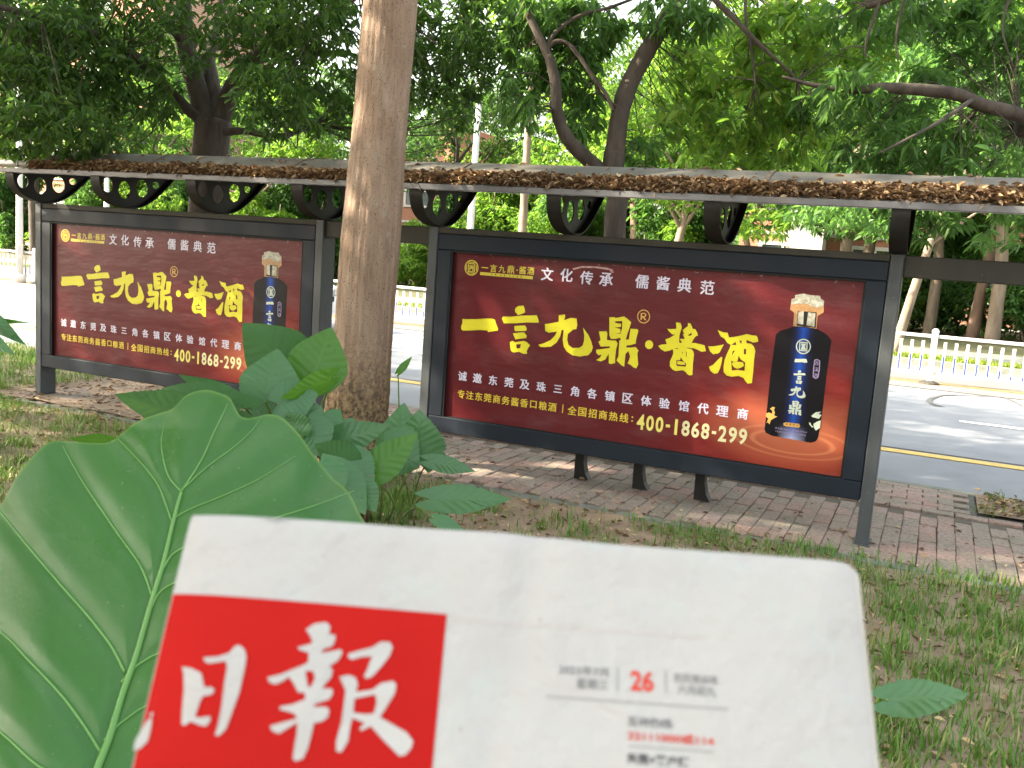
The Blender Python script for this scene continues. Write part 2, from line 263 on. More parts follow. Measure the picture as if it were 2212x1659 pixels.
# traced outlines of print, in metres on the poster / on the page
GLY={"yi":[[[0.1008,0.6843],[0.1314,0.6846],[0.2144,0.6933],[0.2813,0.7037],[0.324,0.7064],[0.3448,0.7025],[0.3586,0.6713],[0.374,0.642],[0.3712,0.6315],[0.3402,0.6245],[0.3001,0.6138],[0.2954,0.6244],[0.2429,0.6229],[0.1755,0.6131],[0.1111,0.6053],[0.097,0.6127],[0.0942,0.6333],[0.1032,0.655]]],"yan":[[[0.4868,0.7826],[0.4947,0.7967],[0.5119,0.8072],[0.5457,0.8127],[0.5564,0.7934],[0.5613,0.7704],[0.5414,0.7586],[0.5099,0.7468],[0.5035,0.757],[0.49,0.766]],[[0.3957,0.7138],[0.4036,0.7281],[0.4638,0.7323],[0.5352,0.7463],[0.6454,0.7582],[0.6557,0.7417],[0.6651,0.7159],[0.6601,0.7121],[0.5749,0.7051],[0.5036,0.6929],[0.413,0.6837],[0.4043,0.6992]],[[0.4908,0.6732],[0.523,0.6788],[0.5695,0.6844],[0.582,0.6647],[0.5779,0.6492],[0.4991,0.6394],[0.4922,0.6564]],[[0.4841,0.6234],[0.527,0.6326],[0.5644,0.6388],[0.5853,0.6179],[0.5838,0.6026],[0.5447,0.5954],[0.5055,0.5865],[0.4947,0.6058]],[[0.4672,0.5641],[0.4865,0.5745],[0.5036,0.5667],[0.5675,0.5825],[0.5897,0.5763],[0.6146,0.5585],[0.6004,0.5352],[0.5931,0.5159],[0.598,0.5012],[0.575,0.4961],[0.5378,0.5068],[0.4986,0.4976],[0.4796,0.5058],[0.4718,0.5322]],[[0.5156,0.5536],[0.5478,0.5596],[0.5446,0.5329],[0.5216,0.5265],[0.515,0.54]]],"jiu":[[[0.7083,0.7078],[0.7301,0.7105],[0.8038,0.7315],[0.8002,0.7724],[0.8426,0.7825],[0.8461,0.7652],[0.8389,0.7451],[0.8873,0.7643],[0.9244,0.7639],[0.933,0.7245],[0.9286,0.6961],[0.9076,0.6912],[0.8733,0.6592],[0.872,0.6216],[0.8836,0.589],[0.9125,0.5724],[0.9587,0.5779],[0.9804,0.595],[0.9873,0.6254],[0.9859,0.6625],[0.9739,0.7096],[0.9953,0.6856],[1.0123,0.6687],[1.035,0.6301],[1.0508,0.591],[1.0448,0.5644],[1.0242,0.5381],[0.9676,0.5228],[0.9167,0.5249],[0.8757,0.545],[0.8514,0.5744],[0.8408,0.6185],[0.8418,0.6824],[0.8282,0.6793],[0.8219,0.6392],[0.8001,0.5957],[0.7629,0.5655],[0.7157,0.5561],[0.6875,0.5559],[0.6723,0.5677],[0.7095,0.581],[0.7553,0.6063],[0.7843,0.6394],[0.7977,0.667],[0.7391,0.6539],[0.7143,0.6629]]],"ding":[[[1.1436,0.7912],[1.1751,0.7958],[1.1867,0.7913],[1.2393,0.8061],[1.2608,0.7942],[1.2886,0.7731],[1.2809,0.738],[1.2699,0.697],[1.264,0.6618],[1.2839,0.6663],[1.2861,0.7021],[1.2887,0.7332],[1.3326,0.7355],[1.3401,0.7254],[1.3345,0.6959],[1.3299,0.6665],[1.3309,0.6448],[1.2982,0.6325],[1.2729,0.6263],[1.2704,0.6133],[1.2997,0.6162],[1.3322,0.6232],[1.3524,0.6035],[1.3466,0.5865],[1.3517,0.5526],[1.3587,0.517],[1.3484,0.4904],[1.3297,0.4938],[1.3099,0.508],[1.2889,0.5148],[1.2977,0.5395],[1.3011,0.5618],[1.2871,0.5931],[1.2704,0.5731],[1.2695,0.5438],[1.2687,0.4925],[1.2514,0.4979],[1.2153,0.5251],[1.2257,0.5538],[1.224,0.6122],[1.2221,0.6522],[1.2328,0.657],[1.2259,0.6709],[1.1989,0.6609],[1.1654,0.6577],[1.154,0.6786]],[[1.1849,0.7711],[1.231,0.7763],[1.2334,0.7299],[1.2273,0.6966],[1.1922,0.6925],[1.2249,0.7018],[1.2227,0.7253],[1.1849,0.7309],[1.2234,0.7381],[1.2252,0.7583],[1.184,0.7601]],[[1.0825,0.6957],[1.1311,0.7021],[1.1389,0.6918],[1.1399,0.6478],[1.1739,0.6475],[1.1999,0.6501],[1.2127,0.633],[1.2053,0.592],[1.2048,0.5369],[1.2075,0.5078],[1.1802,0.4982],[1.1656,0.5014],[1.1635,0.5362],[1.1592,0.5615],[1.1402,0.5226],[1.1112,0.5076],[1.0802,0.5124],[1.1017,0.5277],[1.1148,0.5513],[1.0925,0.5452],[1.0758,0.5602],[1.0742,0.5785],[1.0967,0.5827],[1.1633,0.5987],[1.1642,0.6098],[1.1025,0.6017],[1.0847,0.6295],[1.0988,0.642]]],"dot":[[[1.4426,0.6495],[1.4419,0.6401],[1.4382,0.6315],[1.4319,0.6247],[1.4238,0.6206],[1.4148,0.6197],[1.4061,0.6221],[1.3986,0.6274],[1.3933,0.6351],[1.3909,0.6443],[1.3916,0.6537],[1.3953,0.6624],[1.4016,0.6691],[1.4097,0.6732],[1.4187,0.674],[1.4275,0.6717],[1.4349,0.6663],[1.4402,0.6586]]],"reg":[[[1.4071,0.8207],[1.406,0.8058],[1.4001,0.7922],[1.39,0.7816],[1.377,0.7752],[1.3626,0.7739],[1.3485,0.7778],[1.3365,0.7865],[1.328,0.7989],[1.3241,0.8135],[1.3252,0.8285],[1.3312,0.8421],[1.3414,0.8527],[1.3545,0.859],[1.3689,0.8602],[1.3829,0.8562],[1.3948,0.8475],[1.4032,0.8352]],[[1.401,0.8202],[1.4001,0.8074],[1.395,0.7959],[1.3864,0.7868],[1.3753,0.7815],[1.363,0.7804],[1.351,0.7837],[1.3408,0.7911],[1.3336,0.8016],[1.3303,0.814],[1.3312,0.8268],[1.3363,0.8384],[1.345,0.8474],[1.3561,0.8528],[1.3684,0.8538],[1.3804,0.8504],[1.3905,0.843],[1.3977,0.8325]],[[1.3456,0.837],[1.37,0.8405],[1.3825,0.8318],[1.3795,0.8172],[1.3709,0.8129],[1.385,0.7979],[1.3781,0.7937],[1.3602,0.8101],[1.3566,0.8098],[1.3561,0.7954],[1.3472,0.7939]],[[1.3545,0.832],[1.3688,0.8343],[1.3741,0.8283],[1.3719,0.8212],[1.3558,0.8177]]],"jiang":[[[1.5733,0.7997],[1.6015,0.7987],[1.6117,0.7731],[1.6065,0.7479],[1.6012,0.7225],[1.6044,0.6785],[1.6219,0.6792],[1.6074,0.7019],[1.6369,0.7054],[1.6219,0.7334],[1.6308,0.7325],[1.6188,0.7579],[1.6355,0.7735],[1.6485,0.7843],[1.6465,0.8045],[1.6625,0.8007],[1.6748,0.7824],[1.6775,0.7721],[1.695,0.7709],[1.7091,0.7505],[1.7153,0.7335],[1.7026,0.7287],[1.6906,0.71],[1.6808,0.685],[1.7033,0.6865],[1.7382,0.683],[1.7621,0.6783],[1.773,0.645],[1.7461,0.638],[1.7209,0.6478],[1.6995,0.6544],[1.6542,0.654],[1.6546,0.6498],[1.6828,0.6474],[1.696,0.6364],[1.7026,0.6159],[1.7015,0.5627],[1.7051,0.4905],[1.6863,0.4865],[1.6716,0.4937],[1.6655,0.5026],[1.6433,0.5137],[1.5985,0.5033],[1.5783,0.51],[1.5604,0.5294],[1.5577,0.5578],[1.569,0.5876],[1.5747,0.6096],[1.5699,0.6341],[1.5443,0.6225],[1.5201,0.6147],[1.494,0.6263],[1.4748,0.6459],[1.4948,0.6551],[1.5281,0.662],[1.5165,0.6894],[1.5437,0.7028],[1.5734,0.7252],[1.5557,0.7253],[1.5327,0.7427],[1.5226,0.756],[1.5456,0.7564],[1.5788,0.7612]],[[1.5963,0.5691],[1.62,0.5724],[1.6234,0.5916],[1.6375,0.5735],[1.6604,0.5547],[1.6586,0.5367],[1.6024,0.5359]],[[1.6015,0.5632],[1.6276,0.5671],[1.6491,0.5623],[1.6541,0.5469],[1.6261,0.5456],[1.6067,0.546]],[[1.6517,0.7327],[1.6637,0.7356],[1.6697,0.745],[1.6789,0.7406],[1.6745,0.7313],[1.6629,0.7256]],[[1.6515,0.6283],[1.6556,0.6287],[1.6601,0.5937],[1.6549,0.6038]],[[1.6289,0.6259],[1.6336,0.6246],[1.6297,0.61]],[[1.5816,0.6406],[1.6025,0.6438],[1.6028,0.6403],[1.5855,0.6375]]],"jiu3":[[[1.783,0.6752],[1.8142,0.6783],[1.8474,0.6869],[1.8768,0.6968],[1.8659,0.6714],[1.8565,0.646],[1.8406,0.6356],[1.8303,0.6363],[1.8197,0.6299],[1.7987,0.6452]],[[1.801,0.5525],[1.8252,0.5674],[1.8492,0.5998],[1.8675,0.621],[1.8764,0.6167],[1.8731,0.5814],[1.8679,0.5494],[1.8572,0.5202],[1.8356,0.5142],[1.8119,0.5291]],[[1.8307,0.7787],[1.8629,0.7685],[1.8916,0.7684],[1.9027,0.741],[1.9323,0.7473],[1.9775,0.7613],[2.0063,0.7717],[2.0364,0.7677],[2.0626,0.7674],[2.0706,0.7538],[2.0759,0.7338],[2.0472,0.7258],[2.0065,0.7373],[2.0084,0.7186],[2.0383,0.7164],[2.0547,0.7009],[2.0646,0.6779],[2.063,0.6193],[2.0649,0.5679],[2.0651,0.4851],[2.0409,0.4788],[2.0245,0.4942],[2.0129,0.5101],[1.982,0.5187],[1.9428,0.509],[1.9122,0.5124],[1.8917,0.5311],[1.8883,0.5656],[1.8908,0.6077],[1.902,0.6472],[1.9126,0.6761],[1.917,0.6991],[1.896,0.7074],[1.8767,0.7316],[1.8519,0.7431]],[[1.9203,0.6994],[1.9451,0.7192],[1.9503,0.7007]],[[1.9643,0.728],[1.9789,0.7312],[1.9795,0.7088]],[[1.9971,0.683],[2.0102,0.6843],[2.0125,0.6518],[2.0003,0.6505]],[[1.9339,0.6644],[1.9455,0.6656],[1.9302,0.6345]],[[1.9298,0.605],[1.9475,0.5965],[1.9666,0.6055],[1.9706,0.6388],[1.9854,0.6179],[2.0127,0.6035],[2.0146,0.5526],[1.9919,0.5528],[1.9758,0.5545],[1.9392,0.5451]],[[1.9345,0.5916],[1.9669,0.6027],[2.0002,0.6022],[2.0082,0.5823],[1.9904,0.5682],[1.9711,0.5609],[1.954,0.5642],[1.9392,0.5782]]],"b_cap":[[[2.256,1.0233],[2.3024,1.0358],[2.3421,1.0299],[2.3919,1.0308],[2.3992,1.0137],[2.4176,1.0062],[2.4225,0.9388],[2.393,0.9155],[2.3941,0.8415],[2.2634,0.8432],[2.2609,0.9221],[2.2366,0.9381],[2.2377,0.998],[2.2561,1.0055]]],"b_capsilver":[[[2.256,1.0233],[2.3024,1.0358],[2.3421,1.0299],[2.3919,1.0308],[2.3992,1.0137],[2.4176,1.0062],[2.4188,0.9739],[2.3829,0.9591],[2.3252,0.9782],[2.2805,0.9775],[2.2394,0.9653],[2.2377,0.998],[2.2561,1.0055]]],"b_neckdark":[[[2.2804,0.9345],[2.3842,0.9355],[2.3891,0.8469],[2.2826,0.8491]]],"b_labels":[[[2.2842,0.9313],[2.314,0.9356],[2.3187,0.8584],[2.2858,0.8614]],[[2.3385,0.9317],[2.3794,0.9292],[2.3808,0.8521],[2.3368,0.8571]]],"b_body":[[[2.1721,0.7877],[2.1956,0.811],[2.2449,0.8307],[2.2634,0.8432],[2.3278,0.8473],[2.3941,0.8415],[2.4242,0.8294],[2.4533,0.8144],[2.4828,0.7847],[2.4817,0.7283],[2.4788,0.5734],[2.4801,0.3941],[2.4774,0.2734],[2.4727,0.2124],[2.4636,0.1929],[2.437,0.1799],[2.3234,0.1846],[2.2136,0.1884],[2.1774,0.2006],[2.1669,0.2176],[2.1681,0.2919],[2.1661,0.5374],[2.1708,0.7451]]],"b_band":[[[2.2806,0.8412],[2.3729,0.8425],[2.3697,0.7408],[2.3641,0.5],[2.3645,0.1723],[2.2719,0.1833],[2.2746,0.4892],[2.2807,0.7318]]],"b_band2":[[[2.3003,0.8418],[2.3507,0.8416],[2.3503,0.7388],[2.3446,0.4976],[2.3471,0.1758],[2.2952,0.1805],[2.2943,0.4916],[2.3002,0.7338]]],"b_ring":[[[2.3756,0.7372],[2.3747,0.7218],[2.3689,0.7077],[2.3589,0.6966],[2.3459,0.6899],[2.3315,0.6884],[2.3173,0.6923],[2.3051,0.7011],[2.2964,0.7138],[2.2923,0.7288],[2.2932,0.7443],[2.2991,0.7584],[2.3092,0.7695],[2.3223,0.7761],[2.3368,0.7775],[2.3509,0.7735],[2.363,0.7647],[2.3715,0.7521]],[[2.3696,0.7366],[2.3688,0.7234],[2.3638,0.7114],[2.3553,0.7019],[2.3442,0.6962],[2.3318,0.6949],[2.3197,0.6983],[2.3094,0.7058],[2.302,0.7166],[2.2984,0.7294],[2.2992,0.7426],[2.3043,0.7547],[2.3129,0.7641],[2.324,0.7698],[2.3364,0.771],[2.3484,0.7676],[2.3587,0.7601],[2.3661,0.7493]],[[2.3089,0.7587],[2.3549,0.7596],[2.3582,0.7067],[2.3123,0.705]],[[2.3152,0.7521],[2.3499,0.7531],[2.352,0.712],[2.3172,0.7115]]],"b_ringin":[[[2.3184,0.7488],[2.3474,0.7505],[2.3424,0.7338],[2.3506,0.7149],[2.3205,0.713],[2.3258,0.7322]]],"b_lab":[[[2.4029,0.6635],[2.4189,0.6694],[2.4353,0.661],[2.439,0.6107],[2.4358,0.5625],[2.4228,0.5538],[2.4052,0.562],[2.4016,0.6125]],[[2.4074,0.658],[2.4196,0.6635],[2.4308,0.6564],[2.4341,0.6101],[2.4309,0.5661],[2.4222,0.5597],[2.4097,0.5667],[2.4065,0.613]]],"b_deer":[[[2.1857,0.3466],[2.1988,0.3606],[2.2145,0.3596],[2.2092,0.3436],[2.2165,0.3292],[2.2138,0.3104],[2.2332,0.3069],[2.2117,0.2917],[2.1983,0.2806],[2.1924,0.2533],[2.1835,0.2663],[2.1744,0.2588],[2.183,0.2878],[2.1674,0.298],[2.1657,0.3151],[2.1822,0.3246],[2.2001,0.3196],[2.2013,0.3364]]],"b_white":[[[2.4231,0.3384],[2.4457,0.3625],[2.4755,0.3695],[2.4607,0.3525],[2.4775,0.3505],[2.4662,0.3261],[2.4266,0.3316]],[[2.4392,0.2923],[2.457,0.308],[2.477,0.3186],[2.4774,0.2734],[2.457,0.2555],[2.4441,0.2718]],[[2.4134,0.2978],[2.422,0.2959],[2.4291,0.2818],[2.4427,0.2746],[2.4331,0.2703],[2.4174,0.2862]]],"b_pill":[[[2.2713,0.2722],[2.2849,0.2802],[2.3588,0.2812],[2.3667,0.2701],[2.3612,0.2584],[2.2874,0.256],[2.2743,0.2603]]]}
TXT={"slogan":[["文",0.6979,1.0299],["化",0.8323,1.0331],["传",0.9696,1.0266],["承",1.1008,1.0257],["儒",1.3352,1.0308],["酱",1.4693,1.0306],["典",1.6036,1.0291],["范",1.7434,1.0256]],"line2":[["诚",0.1295,0.2932],["邀",0.2437,0.294],["东",0.3627,0.2971],["莞",0.4803,0.2926],["及",0.5958,0.2912],["珠",0.7158,0.2906],["三",0.8338,0.2899],["角",0.9531,0.2882],["各",1.0717,0.2882],["镇",1.1915,0.2856],["区",1.3094,0.2817],["体",1.4308,0.2799],["验",1.5484,0.2808],["馆",1.6713,0.2785],["代",1.7904,0.2773],["理",1.9085,0.2791],["商",2.03,0.2775]],"l3a":[0.0979,0.1531],"l3ab":[0.0914,0.19],"l3b":[0.8405,0.1624],"bar":[0.8793,0.1645],"l3c":[0.9115,0.1509],"l3d":[1.3536,0.1519],"tel0":[1.375,0.1548],"tel0t":[1.3743,0.208],"tel0b":[1.3756,0.103],"tel1":[2.0741,0.1646],"logo":[0.1453,1.0323],"logor":[0.1988,1.0358],"lt0":[0.2161,1.0293],"lt1":[0.5963,1.0571],"lb0":[0.2145,1.0079],"lb1":[0.5957,1.0097],"lb0b":[0.2141,0.9927],"lb1b":[0.5974,0.9906],"glowc":[2.3468,0.1771],"ltb":[0.2513,1.0074],"lttop":[0.2462,1.0676],"bch":[[2.3254,0.6552],[2.3304,0.5533],[2.3282,0.4654],[2.3273,0.3651]],"bsm":[[2.2606,0.237],[2.4027,0.2387],[2.2341,0.2148],[2.4046,0.2207]],"lab":[[2.4188,0.6443],[2.4198,0.6085],[2.4191,0.5725]]}
NEWS={"ri":[[[0.01033,0.05763],[0.01385,0.0579],[0.01791,0.05942],[0.01999,0.06414],[0.0226,0.06396],[0.02385,0.06489],[0.02312,0.06645],[0.02012,0.06716],[0.01951,0.06921],[0.01878,0.07423],[0.02063,0.07436],[0.02412,0.07363],[0.02443,0.07509],[0.02351,0.07687],[0.02172,0.07699],[0.01756,0.0758],[0.01582,0.07729],[0.01471,0.07697],[0.01387,0.07259],[0.01293,0.06563],[0.01158,0.06012]],[[0.01754,0.054],[0.02251,0.0534],[0.02648,0.05181],[0.0281,0.04917],[0.02965,0.04884],[0.03184,0.05038],[0.03287,0.05293],[0.03298,0.05761],[0.03264,0.0653],[0.03149,0.07139],[0.03036,0.07738],[0.02851,0.0797],[0.02698,0.0798],[0.02735,0.07661],[0.02742,0.07067],[0.02682,0.06265],[0.02662,0.05649],[0.02573,0.05474],[0.01985,0.05603],[0.01808,0.05527]]],"bao":[[[0.05249,0.04174],[0.05511,0.03939],[0.05934,0.03844],[0.06119,0.03977],[0.0611,0.04274],[0.06356,0.04284],[0.06361,0.04497],[0.06282,0.04689],[0.05977,0.04816],[0.05944,0.0495],[0.06203,0.0488],[0.06619,0.04771],[0.06691,0.04898],[0.0657,0.05169],[0.06282,0.05398],[0.06431,0.05492],[0.06417,0.05751],[0.06133,0.06155],[0.06505,0.06155],[0.06554,0.06304],[0.06454,0.06513],[0.06008,0.06695],[0.05921,0.06811],[0.06388,0.06769],[0.06507,0.06861],[0.06493,0.07111],[0.06309,0.07272],[0.06033,0.0734],[0.06001,0.07783],[0.05943,0.08223],[0.05838,0.08517],[0.05599,0.08619],[0.05493,0.0854],[0.05486,0.08109],[0.05497,0.0772],[0.05461,0.07354],[0.05207,0.07543],[0.04884,0.07771],[0.04638,0.07704],[0.0453,0.0754],[0.04774,0.0745],[0.05415,0.07234],[0.05338,0.0709],[0.05118,0.0703],[0.04769,0.06979],[0.04775,0.06869],[0.05179,0.06776],[0.05619,0.0657],[0.05555,0.06347],[0.0532,0.06363],[0.05142,0.06096],[0.04914,0.05855],[0.04731,0.06022],[0.04488,0.06151],[0.04268,0.06105],[0.04156,0.05933],[0.04585,0.058],[0.05373,0.05409],[0.05515,0.05295],[0.05491,0.04982],[0.05127,0.04902],[0.05058,0.04812],[0.05569,0.04633],[0.05446,0.04375]],[[0.0546,0.05611],[0.05752,0.05601],[0.05844,0.05842],[0.05736,0.06157],[0.05623,0.06114]],[[0.06898,0.0491],[0.07318,0.04749],[0.07733,0.04614],[0.0803,0.0439],[0.08355,0.04384],[0.08475,0.04562],[0.0839,0.04885],[0.08142,0.05269],[0.07867,0.05625],[0.07667,0.05727],[0.07576,0.05645],[0.0767,0.05354],[0.07775,0.04928],[0.07404,0.0498],[0.07045,0.0511],[0.06928,0.0504]],[[0.06707,0.05731],[0.07013,0.05633],[0.07292,0.05716],[0.07387,0.05941],[0.0736,0.06198],[0.07928,0.06083],[0.08214,0.05833],[0.08628,0.05727],[0.0876,0.05847],[0.08733,0.06155],[0.0852,0.06574],[0.0831,0.06988],[0.08808,0.07202],[0.09303,0.07415],[0.09569,0.0769],[0.09519,0.07936],[0.09339,0.08165],[0.09138,0.08212],[0.08909,0.08025],[0.08449,0.07668],[0.08037,0.07303],[0.07697,0.07484],[0.07656,0.07378],[0.07817,0.0722],[0.07352,0.07078],[0.07313,0.07352],[0.07306,0.07842],[0.07128,0.08216],[0.06946,0.08204],[0.06895,0.07869],[0.06989,0.07276],[0.06994,0.06778],[0.06985,0.06173]],[[0.07339,0.06428],[0.08053,0.06227],[0.08141,0.06499],[0.08086,0.06879],[0.07777,0.06925],[0.07352,0.06894]]],"bit":[[[-0.00086,0.08624],[-0.00093,0.08289],[0.00052,0.07939],[0.00185,0.07637],[0.00289,0.07531],[0.00364,0.07624],[0.00394,0.07965],[0.00374,0.08306],[0.00155,0.08561]],[[0.00234,0.07411],[0.00319,0.07331],[0.00359,0.07452],[0.00289,0.07531]]]}

# ------------------------------------------------------------------ the ground, pavement, road
M = {}
M['asphalt'] = mat('asphalt', (0.172, 0.187, 0.208), (0.210, 0.225, 0.246), 2.2, 0.85, 0.5, 0.004, detail=9)
M['lane'] = mat('sun-toned lane asphalt', (0.19, 0.15, 0.125), (0.235, 0.19, 0.155), 1.3, 0.85, 0.4, 0.004, detail=8)  # far asphalt with the sun's warm tone mixed into its colour
M['yellow_paint'] = mat('yellow road paint', (0.62, 0.45, 0.13), (0.50, 0.36, 0.11), 14, 0.7)
M['white_paint'] = mat('white road paint', (0.78, 0.78, 0.76), (0.62, 0.62, 0.60), 14, 0.7)
M['tar'] = mat('tar crack filler', (0.09, 0.09, 0.095), (0.12, 0.12, 0.12), 20, 0.6)
M['soil'] = mat('soil', (0.20, 0.145, 0.10), (0.30, 0.23, 0.165), 5.0, 0.95, 0.9, 0.02, detail=10)
M['mortar'] = mat('dirt in the joints', (0.085, 0.072, 0.055), (0.12, 0.10, 0.075), 20, 0.95, 0.5)
M['concrete'] = mat('weathered concrete', (0.19, 0.20, 0.18), (0.12, 0.135, 0.11), 6, 0.9, 0.6, 0.004, detail=8)
def brick_mat():
    m, n, l, b = node_mat('paving brick')
    oi = n.new('ShaderNodeObjectInfo'); ge = n.new('ShaderNodeNewGeometry')
    ad = n.new('ShaderNodeMath'); ad.operation = 'ADD'; l.new(oi.outputs['Random'], ad.inputs[0]); l.new(ge.outputs['Random Per Island'], ad.inputs[1])
    fr = n.new('ShaderNodeMath'); fr.operation = 'FRACT'; l.new(ad.outputs[0], fr.inputs[0])
    c = ramp(n, l, fr.outputs[0], [(0.0, (0.31, 0.205, 0.170)), (0.3, (0.36, 0.245, 0.205)), (0.55, (0.31, 0.245, 0.20)), (0.8, (0.27, 0.225, 0.185)), (1.0, (0.37, 0.265, 0.235))])
    wn = n.new('ShaderNodeTexNoise'); wn.inputs['Scale'].default_value = 2.2; wn.inputs['Detail'].default_value = 8
    l.new(ge.outputs['Position'], wn.inputs['Vector'])
    f2 = n.new('ShaderNodeTexNoise'); f2.inputs['Scale'].default_value = 45; f2.inputs['Detail'].default_value = 6
    l.new(ge.outputs['Position'], f2.inputs['Vector'])
    d = ramp(n, l, wn.outputs['Fac'], [(0.45, (0, 0, 0)), (0.66, (1, 1, 1))])
    c2 = mix(n, l, d, c, (0.235, 0.205, 0.160))
    d2 = ramp(n, l, f2.outputs['Fac'], [(0.35, (0.65, 0.65, 0.65)), (0.62, (1, 1, 1))])
    mm = n.new('ShaderNodeMix'); mm.data_type = 'RGBA'; mm.blend_type = 'MULTIPLY'; mm.inputs[0].default_value = 1
    l.new(c2, mm.inputs[6]); l.new(d2, mm.inputs[7]); l.new(mm.outputs[2], b.inputs['Base Color'])
    b.inputs['Roughness'].default_value = 0.9; bump(n, l, b, f2.outputs['Fac'], 0.6, 0.003)
    return m
M['brick'] = brick_mat()
def sheet(name, x0, x1, y0, y1, z, m, nx=1, ny=1, fz=None, loc=None):
    X, Y = np.meshgrid(np.linspace(x0, x1, nx + 1), np.linspace(y0, y1, ny + 1), indexing='ij')
    Z = np.full_like(X, z) if fz is None else fz(X, Y)
    V = np.stack([X, Y, Z], -1).reshape(-1, 3)
    i, j = np.meshgrid(np.arange(nx), np.arange(ny), indexing='ij'); a = (i * (ny + 1) + j).ravel()
    F = np.stack([a, a + ny + 1, a + ny + 2, a + 1], -1)
    o = add(name, to_mesh(name, V, F, m, smooth=fz is not None), kind='structure'); return o
def bumps(X, Y):
    return 0.012 + 0.018 * np.sin(X * 1.7 + Y * 0.9) * np.sin(Y * 2.3 - X * 0.6) + 0.010 * np.sin(X * 6.1 + 1) * np.sin(Y * 5.3)
ground = sheet('ground', -220, 220, -60, 320, -0.30, M['soil'])
lawn = sheet('lawn', -24, 9, -12, -0.37, 0, M['soil'], 220, 80, bumps)
lawn_l = sheet('verge', -40, -5.2, 1.24, 2.0, 0, M['soil'], 120, 8, lambda X, Y: bumps(X, Y) * 0.6)
sheet('muddy_paving', -7.15, -3.55, -0.20, 1.2, 0, M['soil'], 60, 24, lambda X, Y: 0.004 + 0.35 * bumps(X, Y) + 0.004 * np.sin(X * 9) * np.sin(Y * 11) - 0.03 * np.clip((X + 4.3) / 0.8, 0, 1))
sheet('grass_bank', -40, -7.1, -0.37, 1.3, 0, M['soil'], 120, 12, bumps)
edging = add('kerb', to_mesh('kerb_bed', [(-40, -0.40, -0.1), (14, -0.40, -0.1), (14, -0.27, -0.1), (-40, -0.27, -0.1)], [(0, 1, 2, 3)], M['mortar']), kind='structure')
mb = MB(); mb.box(0, 0.985, -0.372, -0.272, -0.08, 0.012, 0, 0.008); kme = mb.mesh('kerb_stone', [M['concrete']])
for i in range(24):
    add('kerb_stone', kme, edging, loc=(-18.6 + i * 0.995, 0, random.uniform(-0.006, 0.004)))
pavement = add('pavement', to_mesh('pavement_bed', [(-40, -0.27, -0.014), (14, -0.27, -0.014), (14, 1.96, -0.014), (-40, 1.96, -0.014)], [(0, 1, 2, 3)], M['mortar']), kind='structure')
bk = MB(); bk.box(-0.0485, 0.0485, -0.0982, 0.0982, -0.05, 0.0, 0, 0.004); bme = bk.mesh('brick', [M['brick']])
spots = []
ncol = 130
for i in range(ncol):              # near field: long side away from the road, joints staggered
    for j in range(6):
        spots.append((4.4 - i * 0.1005, -0.165 + j * 0.2035 + (0.10 if i % 2 else 0), 0))
for i in range(62):                # far strip: long side along the road
    for j in range(9):
        xx = 4.3 - i * 0.2035 + (0.1 if j % 2 else 0); yy = 1.19 + j * 0.1005
        spots.append((xx, yy, 1))
planter = lambda x, y: (0.62 < x < 3.2 and 1.24 < y < 1.93)
sp2 = []
for (x, y, r) in spots:
    if r == 0 and y > 1.05: continue
    if r == 1 and (planter(x, y) or y > 1.93): continue
    if r == 1 and x < -5.2: continue
    if x < -7.1: continue
    sp2.append((x, y, r))
def seen(x, y):
    d = np.array([x, y, 0]) - CAM; zc = d @ FW
    ix = 1106 + FPX * (d @ RT) / zc; iy = 829.5 - FPX * (d @ UP) / zc
    return -60 < ix < 2280 and iy < 1290 and not (ix < 900 and iy > 960), zc
cand = sorted([(seen(x, y)[1] + (0 if seen(x, y)[0] else 100), x, y, r) for x, y, r in sp2])
rest = MB()
for k, (zc, x, y, r) in enumerate(cand):
    rot = (math.pi / 2 if r else 0) + random.gauss(0, 0.012)
    dz = random.gauss(0, 0.0022); dx = random.gauss(0, 0.0015)
    if k < 298:
        o = add('brick', bme, pavement, loc=(x + dx, y, dz)); o.rotation_euler = (random.gauss(0, 0.012), random.gauss(0, 0.02), rot)
    else:
        c, s = math.cos(rot), math.sin(rot); o_ = len(rest.V)
        rest.V += [(x + c * v.co.x - s * v.co.y, y + s * v.co.x + c * v.co.y, v.co.z + dz + v.co.x * random.gauss(0, .01)) for v in bme.vertices]
        rest.F += [tuple(i + o_ for i in p.vertices) for p in bme.polygons]; rest.M += [0] * len(bme.polygons)
add('paving_bricks', rest.mesh('paving_bricks', [M['brick']]), pavement, kind='stuff')
# planting square cut into the pavement, with its concrete edging
M['kerb_dark'] = mat('dirty concrete', (0.12, 0.12, 0.10), (0.07, 0.08, 0.06), 9, 0.95, 0.6, 0.004, detail=8)
sq = MB()
sq.box(0.615, 0.675, 1.235, 1.94, -0.05, -0.006, 0, 0.004); sq.box(0.68, 3.2, 1.245, 1.30, -0.05, -0.007, 0, 0.004)
add('planting_square_edging', sq.mesh('planting_square_edging', [M['kerb_dark']]), kind='structure')
sheet('planting_square', 0.68, 3.2, 1.30, 1.94, 0, M['soil'], 40, 12, lambda X, Y: 0.004 + 0.5 * bumps(X, Y))
